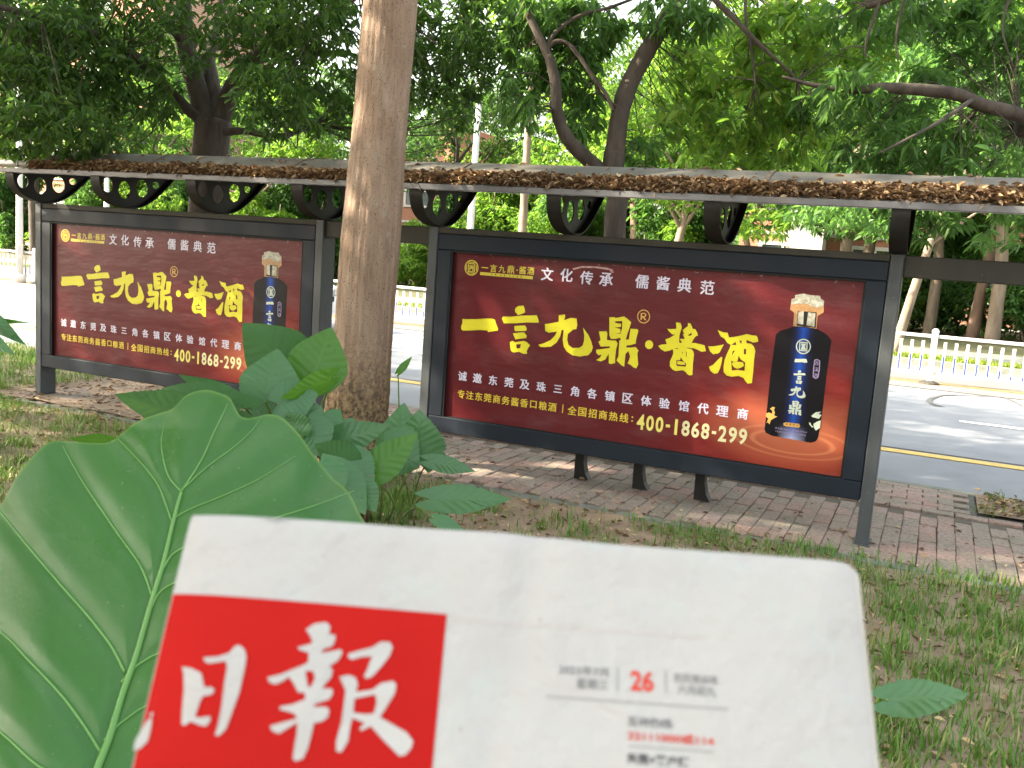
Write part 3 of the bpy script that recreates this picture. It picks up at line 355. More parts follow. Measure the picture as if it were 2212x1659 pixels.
# road
kb = MB(); kb.box(-60, 20, 1.96, 2.06, -0.2, -0.004, 0, 0.012)
add('road_kerb', kb.mesh('road_kerb', [M['concrete']]), kind='structure')
sheet('road', -200, 90, 2.06, 9.7, -0.060, M['asphalt'])
sheet('far_lane', -200, 90, 9.7, 13.95, -0.058, M['lane'])
def marking(name, x0, x1, y0, y1, m, z=-0.052):
    b = MB(); b.box(x0, x1, y0, y1, z - 0.003, z); return add(name, b.mesh(name, [m]), kind='structure')
marking('edge_line', -60, 20, 3.62, 3.79, M['yellow_paint']); marking('edge_line_joint', -60, 20, 3.86, 3.89, M['tar'])
marking('centre_line', -60, 20, 10.55, 10.68, M['yellow_paint'])
marking('road_joint', -60, 20, 9.62, 9.70, M['tar'], -0.050)
for k in range(6):
    marking('lane_dash', 0.6 - 9 * k, 4.6 - 9 * k, 8.50, 8.64, M['white_paint']); marking('lane_dash', 0.65 - 9 * k, 4.8 - 9 * k, 6.32, 6.46, M['white_paint'])
def ribbon(name, pts, wd, z, m):
    P = spline([(a, b, 0) for a, b in pts], 6); V = []; F = []
    for i, p in enumerate(P):
        t = P[min(i + 1, len(P) - 1)] - P[max(i - 1, 0)]; t /= np.linalg.norm(t); q = np.array([-t[1], t[0], 0]) * wd * (0.7 + 0.5 * random.random())
        V += [(p[0] + q[0], p[1] + q[1], z), (p[0] - q[0], p[1] - q[1], z)]
        if i: F.append((2 * i - 2, 2 * i - 1, 2 * i + 1, 2 * i))
    add(name, to_mesh(name, V, F, m), kind='structure')
ribbon('tar_crack', [(0.46, 7.6), (0.36, 7.75), (0.30, 8.1), (0.36, 8.6), (0.48, 9.0), (0.75, 9.35), (1.1, 9.5)], 0.035, -0.049, M['tar'])
ribbon('tar_crack', [(1.25, 9.75), (1.33, 9.5), (1.40, 9.2), (1.46, 8.8), (1.6, 8.5)], 0.03, -0.049, M['tar'])
# far side
M['grass_bed'] = mat('mown grass', (0.10, 0.155, 0.025), (0.16, 0.20, 0.045), 7, 0.9, 0.9, 0.03, detail=8)
M['grass_dark'] = mat('shaded ground cover', (0.05, 0.075, 0.02), (0.11, 0.085, 0.04), 2.5, 0.95, 0.9, 0.03, detail=8)
kb = MB(); kb.box(-200, 90, 13.95, 14.1, -0.2, 0.06, 0, 0.012)
add('far_kerb', kb.mesh('far_kerb', [M['concrete']]), kind='structure')
sheet('far_verge', -200, 90, 14.1, 15.05, 0.05, M['grass_bed']); sheet('far_footpath', -200, 90, 15.05, 17.9, 0.052, M['concrete'])
sheet('far_lawn', -200, 90, 17.9, 60, 0.05, M['grass_dark'], 2, 2)

# ------------------------------------------------------------------ display boards
def metal_mat(name, c1, c2, rough=0.45, metal=0.0):
    m, n, l, b = node_mat(name)
    f = noise(n, l, 3.0, 7, (1, 1, 0.35)); c = ramp(n, l, f, [(0.35, c1), (0.68, c2)])
    f2 = noise(n, l, 60, 3); c3 = mix(n, l, ramp(n, l, f2, [(0.66, (0, 0, 0)), (0.75, (1, 1, 1))]), c, tuple(v * 1.9 for v in c2))
    l.new(c3, b.inputs['Base Color']); b.inputs['Roughness'].default_value = rough; b.inputs['Metallic'].default_value = metal
    l.new(ramp(n, l, f, [(0.3, (rough - .08,) * 3), (0.7, (rough + .2,) * 3)]), b.inputs['Roughness'])
    b.inputs['Specular IOR Level'].default_value = 0.28
    bump(n, l, b, f2, 0.12, 0.002)
    return m
M['post'] = metal_mat('grey painted steel', (0.040, 0.046, 0.050), (0.078, 0.088, 0.094), 0.45)
M['frame'] = metal_mat('dark blue grey painted steel', (0.0036, 0.0085, 0.0165), (0.0075, 0.014, 0.024), 0.52)
M['rail'] = metal_mat('dusty dark steel', (0.028, 0.028, 0.023), (0.060, 0.056, 0.046), 0.65)
M['bracket'] = metal_mat('blackened steel', (0.008, 0.008, 0.007), (0.020, 0.021, 0.020), 0.5)
M['dark_gap'] = flat('dark gap black', (0.006, 0.006, 0.006), 0.7)  # black of the shadow gap round the film, also the car grille
W_ = 2.8505; Z0, Z1, FB, PW = 0.2535, 1.6089, 0.1084, 0.0712
PWD, PHT = W_ - 2 * FB, Z1 - Z0 - 2 * FB
def poster_mat():
    m, n, l, b = node_mat('maroon poster film')
    tc = n.new('ShaderNodeTexCoord'); sep = n.new('ShaderNodeSeparateXYZ'); l.new(tc.outputs['Object'], sep.inputs[0])
    def glow(cx, cz, rx, rz, p):
        a = n.new('ShaderNodeVectorMath'); a.operation = 'SUBTRACT'; l.new(tc.outputs['Object'], a.inputs[0]); a.inputs[1].default_value = (cx, 0, cz)
        s = n.new('ShaderNodeVectorMath'); s.operation = 'MULTIPLY'; l.new(a.outputs[0], s.inputs[0]); s.inputs[1].default_value = (1 / rx, 0, 1 / rz)
        q = n.new('ShaderNodeVectorMath'); q.operation = 'LENGTH'; l.new(s.outputs[0], q.inputs[0])
        r = n.new('ShaderNodeMath'); r.operation = 'SUBTRACT'; r.inputs[0].default_value = 1; r.use_clamp = True; l.new(q.outputs['Value'], r.inputs[1])
        e = n.new('ShaderNodeMath'); e.operation = 'POWER'; l.new(r.outputs[0], e.inputs[0]); e.inputs[1].default_value = p; return e.outputs[0]
    base = ramp(n, l, noise(n, l, 1.6, 5), [(0.3, (0.086, 0.0105, 0.0140)), (0.7, (0.112, 0.0150, 0.0190))])
    c = mix(n, l, glow(2.42, 0.15, 1.15, 0.78, 1.5), base, (0.26, 0.024, 0.013))
    c = mix(n, l, glow(2.34, 0.23, 0.62, 0.26, 1.0), c, (0.46, 0.14, 0.068))
    # rings of liquid under the bottle: flat print
    a = n.new('ShaderNodeVectorMath'); a.operation = 'SUBTRACT'; l.new(tc.outputs['Object'], a.inputs[0]); a.inputs[1].default_value = (2.33, 0, 0.165)
    s = n.new('ShaderNodeVectorMath'); s.operation = 'MULTIPLY'; l.new(a.outputs[0], s.inputs[0]); s.inputs[1].default_value = (1, 0, 3.6)
    q = n.new('ShaderNodeVectorMath'); q.operation = 'LENGTH'; l.new(s.outputs[0], q.inputs[0])
    ml = n.new('ShaderNodeMath'); ml.operation = 'MULTIPLY'; l.new(q.outputs['Value'], ml.inputs[0]); ml.inputs[1].default_value = 62
    sn = n.new('ShaderNodeMath'); sn.operation = 'SINE'; l.new(ml.outputs[0], sn.inputs[0])
    rg = ramp(n, l, sn.outputs[0], [(0.0, (0, 0, 0)), (1.0, (0.55, 0.55, 0.55))])
    gate = ramp(n, l, q.outputs['Value'], [(0.16, (0, 0, 0)), (0.24, (1, 1, 1)), (0.33, (0.6, 0.6, 0.6)), (0.40, (0, 0, 0))])
    mu = n.new('ShaderNodeMix'); mu.data_type = 'RGBA'; mu.blend_type = 'MULTIPLY'; mu.inputs[0].default_value = 1; l.new(rg, mu.inputs[6]); l.new(gate, mu.inputs[7])
    c = mix(n, l, mu.outputs[2], c, (0.56, 0.22, 0.10))
    # rubbed, dusty film
    dust = ramp(n, l, noise(n, l, 2.2, 8, (1, 1, 2.5), 0.7), [(0.52, (0, 0, 0)), (0.8, (0.22, 0.22, 0.22))])
    c = mix(n, l, dust, c, (0.24, 0.16, 0.16))
    up = n.new('ShaderNodeMath'); up.operation = 'MULTIPLY_ADD'; l.new(sep.outputs['Z'], up.inputs[0]); up.inputs[1].default_value = 14; up.inputs[2].default_value = -15.2; up.use_clamp = True
    fl = n.new('ShaderNodeMath'); fl.operation = 'MULTIPLY'; l.new(ramp(n, l, noise(n, l, 26, 4, (1, 1, 1.5)), [(0.60, (0, 0, 0)), (0.67, (1, 1, 1))]), fl.inputs[0]); l.new(up.outputs[0], fl.inputs[1])
    c = mix(n, l, fl.outputs[0], c, (0.5, 0.42, 0.42))
    l.new(c, b.inputs['Base Color']); b.inputs['Roughness'].default_value = 0.33; b.inputs['Specular IOR Level'].default_value = 0.22
    wr = noise(n, l, 4.0, 3, (1.0, 1, 2.2), 0.55); bump(n, l, b, wr, 0.28, 0.02)
    return m
M['poster'] = poster_mat()
M['ink_yellow'] = flat('yellow print', (0.66, 0.60, 0.028), 0.4); M['ink_gold'] = flat('gold print', (0.62, 0.36, 0.09), 0.4)
M['ink_lilac'] = flat('pale lilac print', (0.62, 0.60, 0.74), 0.4); M['ink_cream'] = flat('cream print', (0.70, 0.66, 0.36), 0.4)
M['ink_hot'] = flat('mustard print', (0.66, 0.50, 0.05), 0.4); M['ink_tel'] = flat('warm yellow print', (0.74, 0.66, 0.16), 0.4); M['ink_logo'] = flat('dull yellow print', (0.60, 0.50, 0.06), 0.4); M['ink_maroon'] = flat('maroon print', (0.09, 0.008, 0.01), 0.4)

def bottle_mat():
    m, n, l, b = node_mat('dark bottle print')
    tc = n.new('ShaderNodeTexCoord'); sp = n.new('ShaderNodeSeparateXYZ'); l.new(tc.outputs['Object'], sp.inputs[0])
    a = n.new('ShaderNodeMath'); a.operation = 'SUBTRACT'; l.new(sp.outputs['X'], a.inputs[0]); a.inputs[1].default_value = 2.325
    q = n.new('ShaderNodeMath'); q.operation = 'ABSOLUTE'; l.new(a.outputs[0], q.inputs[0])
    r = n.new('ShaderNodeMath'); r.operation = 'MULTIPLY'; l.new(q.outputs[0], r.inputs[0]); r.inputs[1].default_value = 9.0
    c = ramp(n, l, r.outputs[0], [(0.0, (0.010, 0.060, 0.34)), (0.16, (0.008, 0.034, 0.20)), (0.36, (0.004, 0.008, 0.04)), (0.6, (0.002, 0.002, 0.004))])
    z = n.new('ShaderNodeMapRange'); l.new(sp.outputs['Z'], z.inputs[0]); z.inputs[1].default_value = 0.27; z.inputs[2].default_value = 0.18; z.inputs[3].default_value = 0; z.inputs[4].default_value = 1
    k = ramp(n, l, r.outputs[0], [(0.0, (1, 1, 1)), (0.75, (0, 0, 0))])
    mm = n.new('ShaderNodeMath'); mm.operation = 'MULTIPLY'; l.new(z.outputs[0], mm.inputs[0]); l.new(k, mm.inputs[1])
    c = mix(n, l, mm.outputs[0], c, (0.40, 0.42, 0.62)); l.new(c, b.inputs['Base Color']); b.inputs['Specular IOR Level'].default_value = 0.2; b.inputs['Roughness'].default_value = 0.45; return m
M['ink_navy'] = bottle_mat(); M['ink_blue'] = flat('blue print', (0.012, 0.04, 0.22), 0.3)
M['ink_blue2'] = flat('bright blue print', (0.02, 0.09, 0.42), 0.3); M['ink_silver'] = mat('silver print', (0.50, 0.50, 0.42), (0.22, 0.21, 0.15), 40, 0.4)
M['ink_bronze'] = mat('bronze print', (0.50, 0.30, 0.13), (0.26, 0.13, 0.05), 9, 0.4); M['ink_pale'] = flat('pale green print', (0.50, 0.56, 0.46), 0.4)
M['ink_black'] = flat('black print', (0.01, 0.008, 0.007), 0.4); M['ink_lav'] = flat('lavender print', (0.30, 0.24, 0.42), 0.4)
M['streak'] = mat('whitish streak', (0.45, 0.30, 0.30), (0.30, 0.14, 0.14), 30, 0.35)
def poster_print():
    """meshes of the print, x along the poster, z up, y towards the viewer negative"""
    out = []
    def fn(d): return lambda a, b: (a, -d, b)
    f1, f2, f3, f4 = fn(0.0012), fn(0.0024), fn(0.0036), fn(0.0048)
    g = GLY
    for k in ('yi', 'yan', 'jiu', 'ding', 'jiang', 'jiu3'):
        mb = MB()
        if k == 'yan':
            for p in g[k][:4]: put_poly(mb, f1, [p])
            put_poly(mb, f1, g[k][4:])
        elif k == 'ding':
            put_poly(mb, f1, [g[k][0], g[k][1]]); put_poly(mb, f1, [g[k][2]])
        elif k == 'jiu3':
            put_poly(mb, f1, [g[k][0]]); put_poly(mb, f1, [g[k][1]]); put_poly(mb, f1, g[k][2:8]); put_poly(mb, f1, [g[k][8]])
        elif k == 'jiang':
            put_poly(mb, f1, [g[k][0], g[k][1]] + g[k][3:]); put_poly(mb, f1, [g[k][2]])
        else: put_poly(mb, f1, g[k])
        out.append(('brush_character', mb.mesh('brush_character', [M['ink_yellow']])))
    mb = MB(); put_poly(mb, f1, g['dot']); out.append(('middle_dot', mb.mesh('middle_dot', [M['ink_yellow']])))
    mb = MB(); put_poly(mb, f1, g['reg'][:2]); put_poly(mb, f1, g['reg'][2:])
    out.append(('registered_mark', mb.mesh('registered_mark', [M['ink_gold']])))
    fk = lambda e: fn(0.0012 + e)
    def char(c, x, z, h, wt, mk):
        mb = MB(); put_bold(mb, fk, c, x, z, h, wt); out.append(('character', mb.mesh('character', [M[mk]])))
    for c, x, y in TXT['slogan']: char(c, x, y, 0.084, 0.0018, 'ink_lilac')
    for c, x, y in TXT['line2']: char(c, x, 0.2945, 0.065 if c != '三' else 0.050, 0.0018, 'ink_lilac')
    mb = MB()
    s = '专注东莞商务酱香口粮酒'
    for i, c in enumerate(s): char(c, 0.128 + i * (0.805 - 0.128) / 10, 0.1705, 0.057 if c != '口' else 0.049, 0.0013, 'ink_hot')
    mb.add([f1(a, b) for a, b in ((0.876, 0.142), (0.882, 0.142), (0.882, 0.198), (0.876, 0.198))], [(0, 1, 2, 3)])
    for i, c in enumerate('全国招商热线'): char(c, 0.945 + i * 0.0705, 0.1675, 0.058, 0.0013, 'ink_hot')
    out.append(('dividing_bar', mb.mesh('dividing_bar', [M['ink_hot']]))); mb = MB()
    for zz in (0.155, 0.180): mb = MB(); mb.add([f1(1.352 + a, zz + b) for a, b in ((-.005, -.005), (.005, -.005), (.005, .005), (-.005, .005))], [(0, 1, 2, 3)]); out.append(('colon_dot', mb.mesh('colon_dot', [M['ink_hot']])))
    xs = 1.378; tel = '400-1868-299'; widths = [0.06 if c != '-' else 0.044 for c in tel]
    widths = [w_ * (2.076 - xs) / sum(widths) for w_ in widths]
    for c, w_ in zip(tel, widths):
        if c == '-':
            mb = MB(); mb.add([f1(xs + 0.010 + a, 0.148 + b) for a, b in ((0, 0), (w_ - .018, 0), (w_ - .018, .018), (0, .018))], [(0, 1, 2, 3)])
        else: mb = MB(); put_text(mb, f1, c, xs + w_ / 2, 0.1575, w=(w_ - 0.011) * (0.36 if c == '1' else 1), h=0.098, bold=0.028)
        out.append(('digit' if c != '-' else 'dash', mb.mesh('digit', [M['ink_cream' if xs > 1.62 else 'ink_tel']])))
        xs += w_
    # emblem, small name, strap line
    mb = MB(); cx, cz = 0.1453, 1.0323
    th = [2 * math.pi * i / 28 for i in range(28)]
    ring = lambda r, rz=None: [(cx + r * math.cos(t), cz + (rz or r) * math.sin(t)) for t in th]
    rect = lambda a, b, c, d: [(cx + a, cz + b), (cx + c, cz + b), (cx + c, cz + d), (cx + a, cz + d)]
    put_poly(mb, f1, [ring(0.052), ring(0.045)]); put_poly(mb, f1, [rect(-.027, -.030, .027, .030), rect(-.021, -.024, .021, .024)])
    for q in (rect(-.040, -.018, -.034, .018), rect(.034, -.018, .040, .018), rect(-.017, .008, .017, .015), rect(-.016, -.020, -.008, .006), rect(.008, -.020, .016, .006), rect(-.006, -.006, .006, .006),
              rect(-.026, .034, .026, .038), rect(-.026, -.038, .026, -.034)): put_poly(mb, f1, [q])
    for c, x in zip('一言九鼎', (0.245, 0.309, 0.372, 0.436)): put_text(mb, f1, c, x, 1.040, w=0.050, bold=0.012)
    put_poly(mb, f1, [[(0.478, 1.036), (0.486, 1.036), (0.486, 1.044), (0.478, 1.044)]])
    for c, x in zip('酱酒', (0.522, 0.580)): put_text(mb, f1, c, x, 1.042, w=0.050, bold=0.012)
    put_poly(mb, f1, [[(0.213, 0.989), (0.598, 0.989), (0.598, 1.009), (0.213, 1.009)]])
    for i, c in enumerate('传承儒酱文化典范'): put_text(mb, f2, c, 0.300 + i * 0.028 + (0.010 if i > 1 else 0) + (0.010 if i > 3 else 0), 0.999, h=0.0125, bold=0.01, m=1)
    out.append(('corner_logo', mb.mesh('corner_logo', [M['ink_logo'], M['ink_maroon']])))
    # the bottle
    mb = MB(); P_ = lambda k, f, m: put_poly(mb, f, g[k] if k != 'b_labels' else g[k], m)
    for k, f, m in (('b_cap', f1, 0), ('b_body', f1, 2), ('b_capsilver', f2, 1), ('b_neckdark', f2, 3)): put_poly(mb, f, [g[k][0]], m)
    for p in g['b_labels']: put_poly(mb, f3, [p], 1)
    put_poly(mb, f4, g['b_ring'][:2], 6); put_poly(mb, f4, g['b_ring'][2:], 6); put_poly(mb, f4, g['b_ringin'], 6)
    put_poly(mb, f4, g['b_lab'], 7)
    put_poly(mb, f4, [g['b_deer'][0]], 8)
    for p in g['b_white']: put_poly(mb, f4, [p], 6)
    put_poly(mb, f4, [g['b_pill'][0]], 8)
    for k, (cx2, cz2), hh in (('yi', (2.330, 0.650), 0.026), ('yan', (2.330, 0.5535), 0.080), ('jiu', (2.330, 0.4654), 0.066), ('ding', (2.3275, 0.372), 0.085)):
        pts = [q for p in g[k] for q in p]; x0 = min(q[0] for q in pts); x1 = max(q[0] for q in pts); y0 = min(q[1] for q in pts); y1 = max(q[1] for q in pts)
        s = hh / (y1 - y0); T = lambda q: (cx2 + (q[0] - (x0 + x1) / 2) * s, cz2 + (q[1] - (y0 + y1) / 2) * s)
        if k == 'yan':
            for p in g[k][:4]: put_poly(mb, f4, [p], 6, T)
            put_poly(mb, f4, g[k][4:], 6, T)
        elif k == 'ding': put_poly(mb, f4, g[k][:2], 6, T); put_poly(mb, f4, [g[k][2]], 6, T)
        else: put_poly(mb, f4, g[k], 6, T)
    for c, (x, z) in zip('赤溪酒', ((2.4188, 0.6443), (2.4198, 0.6085), (2.4191, 0.5725))): put_text(mb, f4, c, x, z, h=0.026, bold=0.0, m=7)
    for i, c in enumerate('酱香型白酒'): put_text(mb, fn(0.0058), c, 2.290 + i * 0.021, 0.2715, h=0.014, m=3)
    for i, c in enumerate(['净含量:500ml', '酒精度:53%vol']): put_text(mb, f4, c, 2.268 + i * 0.098, 0.2385, w=0.085, m=9)
    put_text(mb, f4, '中国贵州出品优质纯粮固态发酵酿造', 2.318, 0.2190, w=0.175, m=9)
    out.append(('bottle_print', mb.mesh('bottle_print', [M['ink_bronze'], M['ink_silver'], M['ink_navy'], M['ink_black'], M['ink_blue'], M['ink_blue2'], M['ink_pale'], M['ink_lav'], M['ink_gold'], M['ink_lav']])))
    return out
PRINT = poster_print()
def board(x0, label, dz=0.0, streak=False):
    t = empty('display_board', (x0 + W_ / 2, 0.05, 0), label, 'billboard', 'lightbox boards under the leaf covered canopy')
    for s in (0, 1):
        a = x0 - PW if s == 0 else x0 + W_
        b = MB(); b.box(a + 0.001, a + PW - 0.001, -0.004, 0.15, -0.02, 1.652, 0, 0.005)
        b.box(a - 0.012, a + PW + 0.012, -0.018, 0.165, -0.02, 0.006, 0, 0.002)
        add('post', b.mesh('post', [M['post']]), t)
    b = MB(); b.box(x0 + 0.002, x0 + W_ - 0.002, 0.0, 0.12, Z1 - FB, Z1, 0, 0.006); add('top_member', b.mesh('top_member', [M['frame']]), t)
    b = MB(); b.box(x0 + 0.002, x0 + W_ - 0.002, 0.0, 0.12, Z0, Z0 + FB, 0, 0.006); add('bottom_member', b.mesh('bottom_member', [M['frame']]), t)
    for a in (x0 + 0.002, x0 + W_ - FB):
        b = MB(); b.box(a, a + FB - 0.002, 0.001, 0.119, Z0 + FB + 0.0005, Z1 - FB - 0.0005, 0, 0.005); add('side_member', b.mesh('side_member', [M['frame']]), t)
    b = MB(); b.box(x0 + W_ * 0.0 + 0.002, x0 + W_ - 0.002, 0.004, 0.10, Z1 + 0.001, 1.6505, 0, 0.004); add('top_rail', b.mesh('top_rail', [M['rail']]), t)
    # liner: black strips put in for the shadow round the recessed film
    b = MB(); o = 0.0
    b.box(x0 + FB, x0 + FB + 0.012, 0.006, 0.05, Z0 + FB, Z1 - FB); b.box(x0 + W_ - FB - 0.012, x0 + W_ - FB, 0.006, 0.05, Z0 + FB, Z1 - FB)
    b.box(x0 + FB + 0.0125, x0 + W_ - FB - 0.0125, 0.006, 0.05, Z1 - FB - 0.012, Z1 - FB)
    b.box(x0 + FB + 0.0125, x0 + W_ - FB - 0.0125, 0.02, 0.05, Z0 + FB, Z0 + FB + 0.006)
    add('dark_gap', b.mesh('dark_gap', [M['dark_gap']]), t)
    n_, k_ = 90, 40                # film, slightly wavy
    X, Z = np.meshgrid(np.linspace(0, PWD, n_ + 1), np.linspace(0, PHT, k_ + 1), indexing='ij')
    V = np.stack([X, 0.0 * X, Z], -1).reshape(-1, 3)
    i, j = np.meshgrid(np.arange(n_), np.arange(k_), indexing='ij'); a = (i * (k_ + 1) + j).ravel()
    F = np.stack([a, a + k_ + 1, a + k_ + 2, a + 1], -1)
    p = add('poster', to_mesh('poster', V, F, M['poster'], smooth=True), t, loc=(x0 + FB - (x0 + W_ / 2), 0.032 - 0.05, Z0 + FB))
    for nm, me in PRINT: add(nm, me, p, loc=(0, 0, 0))
    if streak:
        b = MB(); put_poly(b, lambda q, r: (q, -0.0055, r), [[(0.87, 1.078), (0.93, 1.098), (1.02, 1.103), (1.10, 1.100), (1.14, 1.092), (1.15, 1.072), (1.13, 1.070), (1.12, 1.085), (1.03, 1.092), (0.93, 1.086), (0.88, 1.070)]])
        add('pale_streak', b.mesh('pale_streak', [M['streak']]), p, loc=(0, 0, 0))  # pale curved streak laid over the top of the film
    return t
XL = -6.7133
board(-W_, 'right display board, maroon poster with large yellow brush characters and whole dark bottle in view', streak=True)
board(XL, 'left display board, maroon poster with its lower right corner hidden behind green leaves')
# rails across the gaps between boards
for a, b_, lb in ((XL + W_ + PW, -W_ - PW, 'grey steel crossbar joining the two display boards behind the thick trunk'),
                  (PW, 3.1, 'grey steel crossbar running right from the right board out of the frame')):
    mb = MB(); mb.box(a + 0.002, b_ - 0.002, 0.02, 0.10, 1.528, 1.648, 0, 0.005)
    add('crossbar', mb.mesh('crossbar', [M['rail']]), label=lb, cat='rail', group='crossbars between display boards')
# ------------------------------------------------------------------ canopy
M['roof'] = mat('weathered grey polycarbonate', (0.075, 0.072, 0.058), (0.13, 0.118, 0.096), 2.6, 0.6, 0.35, 0.004, (1, 1, 1), detail=9)
M['lip'] = mat('grey aluminium edge', (0.16, 0.165, 0.175), (0.10, 0.10, 0.105), 3, 0.4)
M['seam'] = mat('seam strip', (0.10, 0.075, 0.055), (0.16, 0.12, 0.08), 12, 0.7)
can = empty('canopy', (-3, 0.12, 1.65), 'long low arched grey canopy carrying a drift of dead leaves above the display boards', 'canopy')
def roof_z(n): return 1.902 + 0.048 * (n + 0.27) / 0.78 + 0.165 * math.sin(math.pi * min(max((n + 0.27) / 0.78, 0), 1)) ** 0.75
NS = [-0.27 + 0.78 * (1 - math.cos(math.pi * k / 22)) / 2 for k in range(23)]
def sheet_roof(x0, x1):
    V = []; F = []
    for k, n in enumerate(NS):
        for x in (x0, x1):
            V += [(x, n, roof_z(n)), (x, n, roof_z(n) - 0.008)]
    for k in range(len(NS) - 1):
        a = 4 * k; F += [(a, a + 2, a + 6, a + 4), (a + 1, a + 5, a + 7, a + 3), (a, a + 4, a + 5, a + 1), (a + 2, a + 3, a + 7, a + 6)]
    return V, F
seams = [-6.49, -5.31, -3.98, -2.65, -0.69, 0.46 - 1.0 + 1.0 - 0.26, 1.6, 2.9]
seams[5] = 0.38
for a, b_ in zip(seams[:-1], seams[1:]):
    V, F = sheet_roof(a + 0.004, b_ - 0.004); add('roof_sheet', to_mesh('roof_sheet', V, F, M['roof'], smooth=False), can)
    V = []; F = []
    for k, n in enumerate(NS):
        V += [(b_ - 0.014, n, roof_z(n) + 0.006), (b_ + 0.014, n, roof_z(n) + 0.006)]
        if k: F.append((2 * k - 2, 2 * k - 1, 2 * k + 1, 2 * k))
    add('seam_strip', to_mesh('seam_strip', V, F, M['seam']), can)
mb = MB(); mb.box(-7.6, 3.0, -0.285, -0.272, 1.876, 1.912, 0, 0.003); mb.box(-7.6, 3.0, -0.271, -0.235, 1.876, 1.884)
add('front_lip', mb.mesh('front_lip', [M['lip']]), can)
mb = MB(); mb.box(-6.6, 3.0, 0.512, 0.524, 1.935, 1.962, 0, 0.003); add('rear_lip', mb.mesh('rear_lip', [M['lip']]), can)
prof = spline([(-0.268, 1.892), (-0.266, 1.835), (-0.238, 1.765), (-0.185, 1.712), (-0.105, 1.676), (-0.01, 1.657), (0.09, 1.655), (0.18, 1.676), (0.28, 1.730), (0.38, 1.805), (0.46, 1.875), (0.512, 1.925)], 4)
def ell(cn, cz, rn, rz, k=20): return [(cn + rn * math.cos(2 * math.pi * i / k), cz + rz * math.sin(2 * math.pi * i / k)) for i in range(k)]
web = [(p[0], p[1] + 0.004) for p in prof] + [(0.506, 1.938), (-0.26, 1.895)]
Vw, Fw = poly_mesh([web, ell(-0.145, 1.818, .050, .058), ell(0.019, 1.795, .060, .070), ell(0.200, 1.822, .062, .070), ell(0.345, 1.862, .038, .028)], 0.004)
bw = MB(); bw.add([(v[2], v[0], v[1]) for v in Vw], Fw); web_me = bw.mesh('web_plate', [M['bracket']])
V = []; F = []; hw = 0.047
for i, p in enumerate(prof):
    t = prof[min(i + 1, len(prof) - 1)] - prof[max(i - 1, 0)]; t /= np.linalg.norm(t); q = np.array([-t[1], t[0]]) * 0.007
    V += [(-hw, p[0], p[1]), (hw, p[0], p[1]), (hw, p[0] + q[0], p[1] + q[1]), (-hw, p[0] + q[0], p[1] + q[1])]
    if i:
        a = 4 * (i - 1); b_ = 4 * i
        for c, d in ((0, 1), (1, 2), (2, 3), (3, 0)): F.append((a + c, a + d, b_ + d, b_ + c))
F += [(0, 3, 2, 1), tuple(4 * (len(prof) - 1) + c for c in (0, 1, 2, 3))]
band_me = to_mesh('curved_band', V, F, M['bracket'], smooth=False)
fm = MB(); fm.box(-0.03, 0.03, 0.02, 0.12, 1.6515, 1.657); foot_me = fm.mesh('foot_plate', [M['bracket']])
for bx in (-6.752, -5.775, -4.80, -3.835, -2.885, -1.915, -0.95, 0.036, 1.01, 1.98):
    br = D.objects.new('bracket', web_me); COL.objects.link(br); br.parent = can; br.location = Vector((bx, 0, 0)) - can.location
    for nm, me in (('curved_band', band_me), ('foot_plate', foot_me)):
        o = D.objects.new(nm, me); COL.objects.link(o); o.parent = br
# pale pipe beyond the left end of the canopy
mb = MB(); mb.tube([(-6.62, -0.12, 1.957), (-6.66, -0.12, 1.957), (-6.70, -0.12, 1.957), (-6.72, -0.12, 1.957), (-9.2, -0.12, 1.975)], [0.020, 0.024, 0.017, 0.030, 0.036], 14)
M['white_metal'] = mat('white enamel', (0.62, 0.62, 0.60), (0.54, 0.54, 0.52), 5, 0.4)
add('pipe', mb.mesh('pipe', [M['white_metal']], True), label='white pipe lying along the canopy edge beyond its left end', cat='pipe')
# three flared legs of the bench behind the right board
def bench(cx, lbl, n=3):
    t = empty('bench', (cx, 0.5, 0), lbl, 'bench', 'black benches behind the display boards')
    for k in range(n):
        x = cx + (k - 1) * 0.42
        P = [(x - 0.028, 0.002), (x - 0.030, 0.10), (x - 0.032, 0.42), (x + 0.032, 0.42), (x + 0.034, 0.12), (x + 0.050, 0.05), (x + 0.078, 0.002)]
        V = [(a, 0.36, b) for a, b in P] + [(a, 0.43, b) for a, b in P]; m_ = len(P)
        F = [tuple(range(m_)), tuple(range(2 * m_ - 1, m_ - 1, -1))] + [(i, i + m_, (i + 1) % m_ + m_, (i + 1) % m_) for i in range(m_)]
        add('leg', to_mesh('leg', V, F, M['bracket']), t)
    for k in range(3):
        b = MB(); b.box(cx - 0.75, cx + 0.75, 0.33 + k * 0.11, 0.42 + k * 0.11, 0.422, 0.452, 0, 0.005); add('slat', b.mesh('slat', [M['bracket']]), t)
    return t
bench(-1.42, 'black bench behind the right display board, its three flared legs showing below the frame')
bench(-5.02, 'black bench behind the left display board, one dark leg tip showing below the frame')
